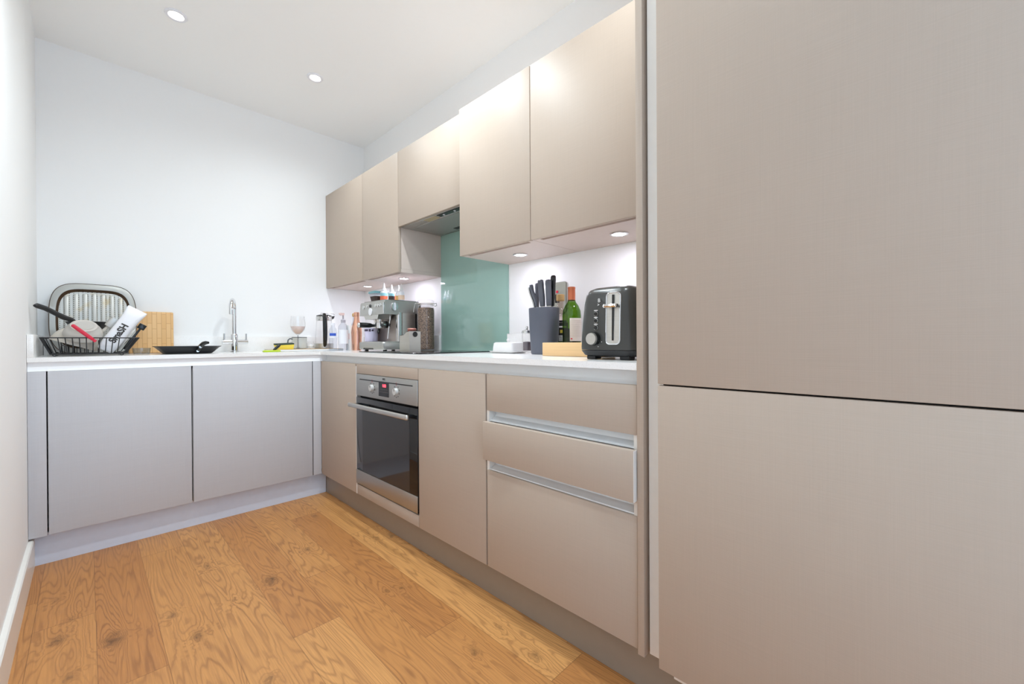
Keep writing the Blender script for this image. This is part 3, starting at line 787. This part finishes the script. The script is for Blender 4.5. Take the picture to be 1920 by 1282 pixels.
# wine glass
t = thing('wine_glass', 'wine glass half full of pale rose wine beside the sponge', 'wine glass', (-.5655, -.180, ZBd))
obj('bowl', LA([(.0045, .092), (.012, .097), (.028, .110), (.040, .128), (.0465, .152), (.0455, .180), (.041, .221), (.0402, .221), (.0446, .180), (.0455, .152), (.039, .129), (.027, .1115), (.011, .099), (.002, .096)], 40, cap=False), m_glass, t)
obj('wine', LA([(.001, .1005), (.010, .1012), (.0255, .1140), (.037, .131), (.0437, .1490), (.0437, .1515), (.001, .1515)], 36, cap=False), m_rose, t)
obj('stem', LA([(.034, .0002), (.034, .0015), (.012, .005), (.005, .012), (.0038, .03), (.0036, .07), (.0045, .0915)], 28), glass('frosty clear glass', (226, 226, 228), rough=.1, gloss=1.3), t)

# enamel mug
t = thing('enamel_mug', 'white enamel mug with dark rim behind the wine glass', 'mug', (-.532, -.105, ZBd))
obj('mug_body', LA([(.040, .0002), (.0455, .003), (.0470, .012), (.0475, .078), (.0455, .078), (.0450, .008), (.002, .006)], 36, cap=False), m_enamel, t)
obj('rim', TU([(.0468*math.cos(2*PI*i/32), .0468*math.sin(2*PI*i/32), .0785) for i in range(32)], .0022, 8, closed=True), m_rim, t)
obj('handle', TU([(-.0455, -.006, .066), (-.062, -.008, .070), (-.075, -.010, .060), (-.077, -.010, .042), (-.068, -.009, .026), (-.0468, -.006, .020)], .0042, 10), m_rim, t)
# small jar
t = thing('small_jar', 'small clear glass jar of white tablets beside the mug', 'jar', (-.463, -.125, ZBd))
obj('glass_wall', LA([(.020, .0002), (.0245, .002), (.0250, .036), (.020, .043), (.021, .052), (.0195, .052), (.0185, .043), (.0232, .035), (.0228, .004), (.001, .003)], 30, cap=False), m_glass, t)
obj('tablets', LA([(.0215, .0042), (.0222, .018), (.016, .026), (.004, .030)], 18), m_white, t)

# kettle
t = thing('kettle', 'glass kettle with black handle and steel bands on the board', 'kettle', (-.386, -.165, ZBd))
obj('base_band', LA([(.058, .0003), (.062, .003), (.062, .034), (.060, .036)], 40), m_ssteel, t)
obj('glass_jug', LA([(.0605, .0362), (.0600, .06), (.056, .12), (.0515, .178), (.050, .195), (.0485, .195), (.050, .178), (.0545, .12), (.0585, .06), (.0590, .0362)], 40, cap=False), m_glass, t)
tb = obj('collar', LA([(.0505, .1952), (.0520, .197), (.0525, .222), (.050, .226)], 40), m_steelpol, t)
obj('lid', LA([(.0495, .2262), (.050, .232), (.030, .239), (.003, .240)], 36), m_black, t)
hb = [(-.022, -.049, .222), (-.030, -.082, .232), (-.033, -.098, .215), (-.033, -.101, .17), (-.031, -.098, .11), (-.028, -.089, .06), (-.024, -.076, .030), (-.020, -.060, .020)]
obj('handle', TU(hb, [.010, .013, .015, .0155, .0155, .0145, .013, .010], 14, flat=.95), m_black, t)
obj('spout', loft(bmesh.new(), [[(.046, .012, .205), (.046, -.016, .205), (.050, -.010, .228), (.050, .010, .228)], [(.066, .004, .212), (.066, -.006, .212), (.074, -.005, .232), (.074, .003, .232)]]), m_black, t)
obj('lid_wire', TU([(-.030, -.02, .238), (-.030, -.02, .247), (.062, -.01, .247), (.070, -.01, .240)], .0016, 8), m_steelpol, t)

# bottles in the corner
t = thing('water_bottle', 'small clear water bottle with blue label in front of the kettle', 'bottle', (-.409, -.372, CT+.0006))
obj('bottle_body', LA([(.020, 0), (.0255, .004), (.0258, .05), (.0245, .055), (.0258, .060), (.0258, .120), (.022, .142), (.0125, .160), (.0125, .168)], 30), m_water, t)
obj('cap', LA([(.0140, .1682), (.0142, .182), (.012, .184)], 24), m_whitep, t)
obj('paper_label', label_band(.0260, .085, .117, 150, 330), m_whitep, t)
obj('label_print', label_band(.0270, .098, .116, 200, 290), m_bluelabel, t)
t = thing('soap_bottle', 'clear soap pump bottle with pale pink pump and white label', 'bottle', (-.347, -.390, CT+.0006))
obj('bottle_body', LA([(.026, 0), (.0315, .004), (.0320, .150), (.029, .165), (.015, .182), (.0135, .188)], 32), m_water, t)
obj('collar', LA([(.0150, .1882), (.0155, .205), (.010, .210), (.0055, .212), (.0050, .236)], 24), M('grey pump collar', (176, 172, 180), .35), t)
obj('pump_head', loft(bmesh.new(), [rrect(-.006, 0, .012, .008, .006, .2362), rrect(-.010, 0, .018, .0085, .006, .244), rrect(-.010, 0, .017, .0075, .005, .253)]), m_pink, t)
obj('paper_label', label_band(.0322, .045, .140, 150, 320), m_whitep, t)
t = thing('carton', 'slim white carton standing between soap pump and copper bottle', 'carton', (-.300, -.385, CT+.0006), (0, 0, math.radians(12)))
obj('box_body', B(-.013, .013, -.022, .022, 0, .170, bev=.0012), m_white, t)
obj('printed_band', B(-.0136, -.0129, -.018, .018, .075, .115), m_pink, t)
t = thing('copper_bottle', 'tall copper water bottle left of the coffee machine', 'bottle', (-.270, -.428, CT+.0006))
obj('bottle_body', LA([(.030, 0), (.0290, .004), (.0350, .120), (.033, .150), (.026, .180), (.019, .205), (.0170, .232)], 36), m_copper, t)
obj('cap', LA([(.0165, .2322), (.0185, .2335), (.0185, .256), (.016, .259)], 28), m_copper, t)
t = thing('glass_bottle', 'clear glass bottle with cork ball stopper behind the copper bottle', 'bottle', (-.240, -.335, CT+.0006))
obj('bottle_body', LA([(.028, 0), (.0325, .004), (.0325, .135), (.028, .165), (.014, .200), (.012, .232)], 30, cap=False), m_glassp, t)
obj('violet_sleeve', label_band(.0326, .03, .140, 170, 330), m_purple, t)
obj('stopper', LA([(.010, .2322), (.016, .236), (.0185, .246), (.016, .257), (.006, .262)], 24), m_cork, t)

# ------------------------------------------------------------------ coffee machine
o_ = Vector((-.175, -.755, CT))
t = thing('coffee_machine', 'stainless steel espresso machine with black portafilter left of the hob', 'coffee machine', o_)
HW = .160
obj('rear_column', loft(bmesh.new(), [rrect(.055, 0, .085, HW, .02, z_) for z_ in (.0585, .232)]), m_ssteel, t)
base = obj('drip_tray', loft(bmesh.new(), [rrect(-.012, 0, .160, HW, .022, .010), rrect(-.015, 0, .164, HW+.001, .024, .016), rrect(-.015, 0, .164, HW+.001, .024, .050), rrect(-.015, 0, .160, HW-.003, .022, .056)]), m_ssteelh, t)
obj('drip_grid', loft(bmesh.new(), [rrect(-.090, 0, .075, HW-.015, .012, .0562), rrect(-.090, 0, .075, HW-.015, .012, .0582)]), m_steelpol, base)
obj('tray_slot', B(-.1805, -.1785, -.045, .085, .010, .020), m_black, base)
for sx in (-.13, .11):
    for sy in (-.12, .12):
        obj('foot', CY((sx, sy, .0004), (sx, sy, .0102), .014, seg=16), m_blackm, t)
obj('splash_panel', B(-.036, -.0302, -.128, .128, .060, .215), M('soft steel splash panel', (176, 166, 158), .35, .9, .02), t)
obj('side_pillar', loft(bmesh.new(), [rrect(-.022, -HW+.016, .026, .0165, .014, .058), rrect(-.022, -HW+.016, .026, .0165, .014, .235)]), m_steelpol, t)
prof = [(-.165, .222), (-.157, .296), (-.150, .305), (.140, .307), (.145, .300), (.145, .2315), (-.020, .2315), (-.040, .222)]
head = obj('head', PR(prof, 'y', -HW, HW), m_ssteelh, t)
obj('top_tray', loft(bmesh.new(), [rrect(.0, 0, .138, HW-.012, .02, .3072), rrect(.0, 0, .140, HW-.010, .02, .3105)]), m_steelpol, head)
obj('edge_strip', B(-.1665, -.158, -HW-.0006, -HW+.012, .226, .292, bev=.002), m_steelpol, head)
gh = obj('group_housing', PR([(-.085, .222), (-.075, .196), (.085, .196), (.110, .222)], 'x', -.160, -.045), m_ssteel, t)
# front panel controls
def ctl(name, y, z, r, mat, dep=.006, par=None):
    x = -.165+(z-.222)/.074*.008
    return obj(name, CY((x+.002, y, z), (x-dep, y, z), r, seg=24), mat, par or head)
pb = ctl('power_button', .110, .274, .013, m_steelpol)
g = ctl('pressure_gauge', .012, .243, .022, m_whitep, .005)
ctl('gauge_ring', .012, .243, .025, m_steelpol, .003)
ctl('filter_button', .060, .279, .009, m_steelpol)
for yy in (-.052, -.082, -.112): ctl('brew_button', yy, .277, .0095, m_steelpol)
ctl('grind_dial', .020, .279, .010, m_black)
text('control_marks', '- + o', .012, m_ink, head, (-.1600, .085, .260), (PI/2-.1, 0, -PI/2), .0003)
d = obj('steam_dial', CY((-.080, -HW+.002, .268), (-.080, -HW-.016, .268), .0275, .0255, 32), m_steelpol, head)
obj('dial_grip', B(-.0855, -.0745, -HW-.027, -HW-.015, .243, .293, bev=.003), m_chrome, d)
# group head, portafilter, wand
obj('group_head', CY((-.095, .01, .1955), (-.095, .01, .176), .036, .034, 32), m_steelpol, t)
pf = obj('portafilter', CY((-.095, .01, .1755), (-.095, .01, .142), .038, .034, 32), m_chrome, t)
hn = obj('handle', TU([(-.130, .012, .158), (-.150, .013, .158), (-.165, .014, .159), (-.200, .016, .160), (-.255, .019, .160)], [.008, .010, .014, .0155, .016], 18), m_black, pf)
obj('end_cap', CY((-.2552, .019, .160), (-.262, .0195, .160), .0155, .013, 20), m_steelpol, hn)
obj('spout', TU([(-.095, .01, .142), (-.095, .01, .132), (-.102, .004, .122), (-.104, .002, .112)], .009, 12), m_black, pf)
wd = obj('steam_wand', TU([(-.085, -.118, .222), (-.087, -.120, .190), (-.098, -.124, .150), (-.106, -.126, .110), (-.112, -.128, .075)], .0042, 12), m_steelpol, t)
obj('wand_grip', CY((-.098, -.124, .150), (-.0935, -.1225, .166), .0085, seg=14), m_black, wd)
ts = obj('tamper', CY((-.120, -.098, .160), (-.138, -.099, .160), .018, .017, 22), m_steelpol, t)
obj('tamper_mount', CY((-.098, -.097, .162), (-.1198, -.098, .160), .022, .022, 22), m_black, ts)
obj('hot_water_spout', TU([(-.060, -.085, .222), (-.060, -.086, .200), (-.062, -.087, .186)], .0045, 10), m_steelpol, t)
bk = obj('water_tank', B(.1415, .1700, -HW+.004, HW-.004, .012, .302, bev=.008), m_black, t)
t.scale = (.78, .97, 1); t.location = (-.211, -.775, CT)
obj('rear_side_panel', B(.108, .140, -HW-.0012, -HW+.004, .075, .232, bev=.002), m_black, t)

# mug on the drip tray
t = thing('printed_mug', 'pale lilac mug with dark print on the coffee machine drip tray', 'mug', (-.284, -.664, CT+.0586))
obj('mug_body', LA([(.036, 0), (.0405, .003), (.0415, .086), (.0395, .087), (.038, .008), (.002, .006)], 36, cap=False), m_lilac, t)
pm = obj('printed_band', label_band(.0416, .066, .079, 165, 215, 6), m_lilacprint, t)
obj('printed_band', label_band(.0416, .064, .080, 222, 240, 4), m_lilacprint, t)
obj('printed_band', label_band(.0416, .066, .077, 246, 262, 4), m_lilacprint, t)
obj('handle', TU([(.005, .040, .070), (.006, .062, .072), (.006, .068, .048), (.006, .060, .024), (.005, .040, .020)], .0045, 10), m_lilac, t)

# on top of the machine
ZM = CT+.3108
t = thing('food_container', 'dark filled clear container with teal lid on the coffee machine', 'container', (-.225, -.648, ZM))
t.scale = (.9, .9, 1.15)
obj('tub', loft(bmesh.new(), [rrect(0, 0, .038, .038, .014, 0), rrect(0, 0, .047, .047, .016, .036)], True), m_brownfill, t)
obj('tub_rim', loft(bmesh.new(), [rrect(0, 0, .0475, .0475, .016, .0362), rrect(0, 0, .052, .052, .018, .052)], True), m_glassp, t)
obj('lid', loft(bmesh.new(), [rrect(0, 0, .056, .056, .02, .0522), rrect(0, 0, .057, .057, .02, .060), rrect(0, 0, .052, .052, .018, .064)], True), m_teal, t)
def dropper(x, y, s, lower, upper, label):
    t = thing('dropper_bottle', label, 'bottle', (x, y, ZM), group='dropper bottles on the coffee machine')
    obj('bottle_body', LA([(.0165*s, 0), (.0185*s, .003*s), (.0185*s, .052*s), (.013*s, .060*s), (.0095*s, .0615*s)], 28), m_whitep, t)
    obj('label_wrap', label_band(.0186*s, .004*s, .032*s, 90, 340, 20), lower, t)
    obj('label_top', label_band(.0186*s, .0322*s, .048*s, 90, 340, 20), upper, t)
    obj('nozzle', LA([(.0125*s, .0617*s), (.0125*s, .070*s), (.0085*s, .076*s), (.0045*s, .098*s), (.0028*s, .102*s)], 24), m_white, t)
dropper(-.225, -.722, 1.22, m_orange, m_sky, 'tallest dropper bottle, orange and blue label, beside the teal lid')
dropper(-.215, -.800, 1.04, m_brownfill, m_sky, 'dropper bottle with brown and pale blue label, second from the teal lid')
dropper(-.200, -.858, .98, m_amber, m_whitep, 'dropper bottle with amber label, third from the teal lid')
dropper(-.205, -.900, 1.0, m_peach, m_whitep, 'nearly white dropper bottle farthest from the teal lid')
t = thing('syrup_box', 'small red and orange box between the dropper bottles', 'box', (-.180, -.762, ZM), (0, 0, .2))
obj('box_body', B(-.014, .014, -.014, .014, 0, .052, bev=.001), m_orange, t)
obj('box_flap', B(-.0145, .0145, -.0145, .0145, .0522, .066, bev=.002), M('pale blue card', (206, 214, 226), .5), t)

# knock box on the hob
ZH = CT+.0058
t = thing('knock_box', 'square steel knock box with black bar standing on the hob', 'knock box', (-.362, -1.250, ZH))
bm = PR([(-.048, 0), (.048, 0), (.048, .084), (.010, .086), (-.018, .101), (-.048, .106)], 'x', -.034, .034)
obj('steel_case', bm, m_ssteel, t)
obj('rubber_rim', PR([(.0485, .0842), (.010, .0862), (-.018, .1012), (-.0485, .1062), (-.0485, .109), (-.018, .104), (.011, .089), (.0485, .087)], 'x', -.0290, .0290), m_black, t)
obj('bar_end', CY((.0, -.0485, .090), (.0, -.0505, .090), .014, seg=24), m_black, t)
tp = thing('tamper', 'small copper coloured tamper lying on the knock box rim', 'tamper', (-.352, -1.252, ZH+.1015))
obj('tamper_base', CY((0, 0, 0), (0, 0, .016), .022, .024, 28), M('copper painted metal', (150, 84, 70), .3, .4), tp)
obj('tamper_top', CY((0, 0, .0162), (0, 0, .021), .024, .022, 28), M('rose copper cap', (206, 146, 134), .35, .4), tp)

# coffee bean jar
t = thing('clip_top_jar', 'tall clip top glass jar full of coffee beans beside the splashback', 'jar', (-.098, -1.030, CT+.0006))
t.location = (-.100, -1.008, CT+.0060); t.scale = (1.1, 1.1, 1.09)
obj('beans', LA([(.042, .004), (.0455, .008), (.0455, .225), (.043, .236), (.020, .241), (.003, .239)], 36), m_beans, t)
obj('glass_wall', LA([(.044, 0), (.0485, .004), (.0490, .225), (.046, .243), (.042, .250), (.042, .259), (.046, .260), (.046, .262)], 40, cap=False), m_glass, t)
lid = obj('lid', LA([(.0455, .2622), (.047, .264), (.047, .274), (.036, .282), (.003, .284)], 36), m_glass, t)
obj('rubber_seal', TU([(.0455*math.cos(2*PI*i/32), .0455*math.sin(2*PI*i/32), .2610) for i in range(32)], .0016, 6, closed=True), M('pale seal rubber', (214, 206, 190), .5), t)
obj('wire_bail', TU([(.0475*math.cos(2*PI*i/32), .0475*math.sin(2*PI*i/32), .2520) for i in range(32)], .0015, 6, closed=True), m_steelpol, t)
obj('clip', TU([(-.046, .018, .262), (-.056, .022, .258), (-.060, .024, .236), (-.063, .026, .212)], .0022, 8), m_steelpol, t)
obj('hinge', TU([(.046, -.015, .262), (.058, -.018, .266), (.060, -.019, .252), (.0475, -.015, .248)], .0022, 8), m_steelpol, t)

# ------------------------------------------------------------------ right-hand group
# butter dish
t = thing('butter_dish', 'white ceramic butter dish with knobbed lid right of the hob', 'butter dish', (-.135, -1.760, CT+.0006))
obj('dish', loft(bmesh.new(), [rrect(0, 0, .045, .072, .014, 0), rrect(0, 0, .056, .086, .018, .008), rrect(0, 0, .056, .086, .018, .010)]), m_white, t)
lid = obj('lid', loft(bmesh.new(), [rrect(0, 0, .046, .071, .018, .0102), rrect(0, 0, .045, .070, .018, .030), rrect(0, 0, .043, .067, .018, .048), rrect(0, 0, .038, .061, .018, .052)]), m_white, t)
obj('knob', LA([(.005, .0522), (.005, .056), (.0085, .060), (.0085, .065), (.004, .069)], 20), m_white, lid)
# pepper mill / cafetiere style shaker
t = thing('pepper_mill', 'small clear glass pepper mill with steel top by the knife block', 'pepper mill', (-.135, -1.884, CT+.0006))
t.scale = (1.12, 1.12, 1.1)
obj('glass_wall', LA([(.020, 0), (.0215, .003), (.0205, .050), (.022, .075), (.0205, .082), (.0190, .082), (.0200, .074), (.0188, .050), (.0195, .006), (.001, .005)], 30, cap=False), m_glass, t)
obj('pepper', LA([(.0175, .012), (.0172, .048), (.004, .050)], 20), M('peppercorns', (96, 84, 92), .6, var=.3, scale=300), t)
obj('top', LA([(.0205, .0822), (.023, .086), (.020, .096), (.008, .101), (.0035, .104)], 28), m_steelpol, t)
obj('knob', LA([(.0035, .1042), (.0055, .109), (.0035, .114)], 16), m_steelpol, t)

# knife block and knives
t = thing('knife_block', 'slate grey oval knife block holding dark handled knives', 'knife block', (-.170, -2.017, CT+.0006))
def ell(a, b, z, n=40, e=2.5):
    return [(b*math.copysign(abs(math.cos(2*PI*i/n))**(2/e), math.cos(2*PI*i/n)), a*math.copysign(abs(math.sin(2*PI*i/n))**(2/e), math.sin(2*PI*i/n)), z) for i in range(n)]
t.scale = (1, .84, 1)
obj('block_body', loft(bmesh.new(), [ell(.066, .046, 0), ell(.069, .048, .006), ell(.077, .054, .120), ell(.080, .056, .198), ell(.078, .054, .2005), ell(.074, .051, .2005), ell(.073, .050, .190)]), m_slate, t, sharp=50)
obj('bristle_insert', loft(bmesh.new(), [ell(.071, .048, .1902), ell(.071, .048, .1965)]), m_blackm, t)
ZK = CT+.198
def knife(dy, dx, h, wd, lean, curve, label, mat=m_slate2, steel=False, tw=0.):
    t = thing('kitchen_knife', label, 'knife', (-.170+dx, -2.013+dy, ZK), (0, 0, tw), group='knives in the knife block')
    secs = []
    for i in range(9):
        f = i/8
        y = lean*f*h+curve*math.sin(f*PI*.5)**2
        s = (.82+.30*math.sin(f*PI)*.5+(.10 if f > .85 else 0))
        secs.append([(p[0], y+p[1], .010+f*h) for p in rrect(0, 0, .0085*s, wd*s, .005, 0, 4)])
    secs.append([(p[0], lean*h+curve+p[1], .014+h) for p in rrect(0, 0, .005, wd*.6, .004, 0, 4)])
    hd = obj('handle', loft(bmesh.new(), secs), mat, t, sharp=60)
    if steel:
        s2 = []
        for i in range(9):
            f = i/8; y = lean*f*h+curve*math.sin(f*PI*.5)**2
            s2.append([(p[0], y+wd+.001+p[1], .006+f*h*.96) for p in rrect(0, .003, .0075, .004, .003, 0, 3)])
        obj('steel_spine', loft(bmesh.new(), s2), m_steelpol, t)
    obj('blade', B(-.001, .001, -wd*.8, wd*.8, -.006, .0095), m_steelpol, t)
knife(.036, -.002, .098, .008, .06, .026, 'leftmost knife, curved outwards with a steel spine', steel=True)
knife(.046, .014, .104, .0075, .02, .0, 'thin knife handle standing behind the second knife')
knife(-.006, -.012, .112, .0140, .06, .004, 'broad knife handle in the middle of the block')
knife(-.042, -.012, .108, .0130, .02, .002, 'broad knife handle on the right of the block')
knife(-.036, .016, .128, .0115, -.06, .0, 'tallest knife, black handled, at the right back of the block', mat=m_black)
knife(-.026, .004, .044, .010, .0, .0, 'short black handled tool low between the middle and right knives', mat=m_black)

# bottles
t = thing('spirit_bottle', 'clear spirit bottle with cork stopper and black label behind knife block', 'bottle', (-.066, -2.026, CT+.0006))
obj('bottle_body', LA([(.030, 0), (.0290, .005), (.0350, .150), (.032, .172), (.020, .190), (.0145, .205), (.0135, .228), (.015, .230), (.015, .236), (.012, .236)], 32, cap=False), glass('smoky clear glass', (246, 236, 233)), t)
obj('stopper', LA([(.0155, .2365), (.0185, .239), (.0185, .264), (.016, .266)], 24), m_cork, t)
lb = obj('paper_label', label_band(.0352, .030, .138, 165, 285, 16), m_darklabel, t)
obj('label_arch', label_band(.0352, .1385, .1480, 185, 265, 10), m_darklabel, t)
obj('label_script', label_band(.0362, .116, .123, 195, 262, 10), m_white, t)
obj('label_emblem', label_band(.0362, .092, .106, 214, 240, 6), M('yellow print', (206, 186, 70), .5), t)
obj('label_words', label_band(.0362, .056, .082, 205, 252, 8), M('white and teal print', (196, 204, 206), .5, var=.4, scale=180), t)
obj('label_foot', label_band(.0362, .032, .052, 198, 260, 8), m_green, t)
t = thing('wine_bottle', 'green glass wine bottle with orange capsule and cream back label', 'bottle', (-.150, -2.150, CT+.0006))
obj('bottle_body', LA([(.034, 0), (.0382, .005), (.0385, .162), (.0365, .182), (.0275, .204), (.0180, .217), (.0150, .228), (.0145, .272)], 40, cap=False), m_greenglass, t)
obj('wine', LA([(.033, .004), (.0368, .010), (.0368, .108), (.002, .108)], 32), m_wine, t)
obj('capsule', LA([(.0154, .2225), (.0156, .250), (.0154, .271), (.0162, .273), (.0162, .279), (.014, .281)], 30), m_copcap, t)
lb = obj('paper_label', label_band(.0392, .056, .150, 205, 320, 18), m_label, t)
lines = bmesh.new()
for i in range(9):
    a0, a1 = 212, 300 if i % 3 else 280
    b2 = label_band(.0402, .141-.008*i, .1414-.008*i, a0, a1, 8)
    me_ = bpy.data.meshes.new('tmp'); b2.to_mesh(me_); b2.free(); lines.from_mesh(me_); bpy.data.meshes.remove(me_)
obj('label_text', lines, M('pale grey print', (176, 168, 160), .6), t)
obj('label_stamp', label_band(.0402, .0635, .068, 210, 220, 3), m_red, t)

# wooden block
o_ = Vector((-.280, -2.300, CT))
t = obj('chopping_block', w(-.325, -.232, -2.404, -2.138, CT+.0008, CT+.0515, bev=.002), m_wood, loc=o_)
tag(t, 'thick pale wooden chopping block lying beside the toaster', 'chopping block')

# toaster
o_ = Vector((-.335, -2.509, CT))
t = thing('toaster', 'black two slice toaster with chrome lever panel next to end panel', 'toaster', o_)
TF = -.140
secs = []
for z_, hx, hy, r in ((.030, .138, .096, .028), (.040, .139, .097, .03), (.110, .137, .0935, .032), (.172, .134, .089, .034), (.203, .130, .085, .036), (.216, .122, .077, .034), (.2225, .108, .065, .030), (.224, .09, .049, .02)):
    secs.append(rrect(0, 0, hx, hy, r, z_, 6))
obj('shell', loft(bmesh.new(), secs), m_toast, t, sharp=60)
obj('base_skirt', loft(bmesh.new(), [rrect(0, 0, .118, .077, .026, .009, 6), rrect(0, 0, .130, .089, .028, .014, 6), rrect(0, 0, .1385, .0965, .028, .0285, 6)]), m_blackm, t)
for sx in (-.105, .105):
    for sy in (-.058, .058):
        obj('foot', B(sx-.018, sx+.018, sy-.016, sy+.016, .0006, .0125, bev=.003), m_blackm, t)
for sy in (-.022, .022):
    obj('bread_slot', B(-.085, .085, sy-.012, sy+.012, .2232, .2246), m_darkgap, t)  # thin dark patches stand for the shade inside the slots
def tilt(z): return -.139+(z-.04)*(.0048/.125)
rx = math.atan(.0048/.125)
lp = obj('lever_panel', loft(bmesh.new(), [[(TF+.0035+(p[1]*math.sin(rx)), p[0], p[1]) for p in rrect(-.0295, .1245, .0235, .077, .012, 0, 5)], [(TF-.0015+(p[1]*math.sin(rx)), p[0], p[1]) for p in rrect(-.0295, .1245, .0225, .076, .012, 0, 5)]]), m_ssteel, t)
frame = [(TF-.001+p[1]*math.sin(rx), p[0], p[1]) for p in rrect(-.0295, .1245, .0232, .0765, .012, 0, 5)]
obj('chrome_frame', TU(frame, .0024, 8, closed=True), m_chrome, lp)
obj('slot', B(TF-.0012, TF+.0055, -.0318, -.0272, .056, .192), m_black, lp, rot=(0, rx*.5, 0), loc=(-.0012, 0, 0))
lv = obj('lever', loft(bmesh.new(), [rrect(TF-.010, -.0295, .009, .022, .005, .1555), rrect(TF-.011, -.0295, .011, .0235, .006, .160), rrect(TF-.010, -.0295, .009, .022, .005, .1655)]), m_chrome, t)
kb = obj('browning_knob', CY((TF+.004, .0350, .064), (TF-.012, .0350, .064), .0215, .0205, 30), m_black, t)
obj('knob_face', CY((TF-.0122, .0350, .064), (TF-.019, .0350, .064), .0190, .0175, 30), m_ssteel, kb)
marks = bmesh.new()
for i in range(7):
    a = math.radians(-60+i*40)
    yy, zz = .0350-.0275*math.cos(a)*1., .064+.0275*math.sin(a)
    cyl(marks, (TF+.003+zz*math.sin(rx), yy, zz), (TF-.0008+zz*math.sin(rx), yy, zz), .0014, seg=8)
obj('dial_dots', marks, m_white, t)
for i, zz in enumerate((.098, .119, .140)):
    x_ = TF-.0014+zz*math.sin(rx)*.62
    bt = obj('button', CY((x_+.004, .0290, zz), (x_-.0028, .0290, zz), .0062, seg=20), m_black, t)
    obj('button_ring', TU([(x_-.0008, .0290+.0068*math.cos(2*PI*k/20), zz+.0068*math.sin(2*PI*k/20)) for k in range(20)], .0007, 6, closed=True), m_ssteel, bt)
    obj('button_mark', B(x_-.0010, x_+.001, .0290-.0062, .0290+.0062, zz+.0092, zz+.0117), m_white, bt)
text('toaster_logo', 'B', .016, m_white, t, (TF-.0022+.176*math.sin(rx)*.62, .0180, .180), (PI/2-.04, 0, -PI/2), .0004)
text('toaster_logo', '>', .013, m_white, t, (TF-.0022+.164*math.sin(rx)*.62, .0200, .167), (PI/2-.04, 0, -PI/2), .0004)

# ------------------------------------------------------------------ camera
cam = bpy.data.cameras.new('camera'); co = bpy.data.objects.new('camera', cam); C.objects.link(co)
yaw, pitch, roll, f = .793, -.003, .0056, 785.17
F = Vector((math.sin(yaw), math.cos(yaw), 0)); R = Vector((math.cos(yaw), -math.sin(yaw), 0)); Z = Vector((0, 0, 1))
F2 = F*math.cos(pitch)+Z*math.sin(pitch); U2 = Z*math.cos(pitch)-F*math.sin(pitch)
R3 = R*math.cos(roll)-U2*math.sin(roll); U3 = R*math.sin(roll)+U2*math.cos(roll)
mw = Matrix(((R3.x, U3.x, -F2.x, -1.5666), (R3.y, U3.y, -F2.y, -3.1958), (R3.z, U3.z, -F2.z, .9412), (0, 0, 0, 1)))
co.matrix_world = mw
cam.sensor_width = 36; cam.lens = f/1920*36; cam.clip_start = .02
S.camera = co

# ------------------------------------------------------------------ daylight from the open living area behind the camera
wd_ = bpy.data.worlds.new('daylight'); S.world = wd_; wd_.use_nodes = True
bg = wd_.node_tree.nodes['Background']; bg.inputs['Color'].default_value = (1.12, 1.5, 1.95, 1); bg.inputs['Strength'].default_value = 1.4

S.view_settings.view_transform = 'Standard'; S.view_settings.look = 'None'
S.view_settings.gamma = 1.; S.view_settings.use_curve_mapping = False
S.view_settings.exposure = .10
S.cycles.max_bounces = 12; S.cycles.diffuse_bounces = 6; S.cycles.transparent_max_bounces = 24
S.cycles.use_denoising = True
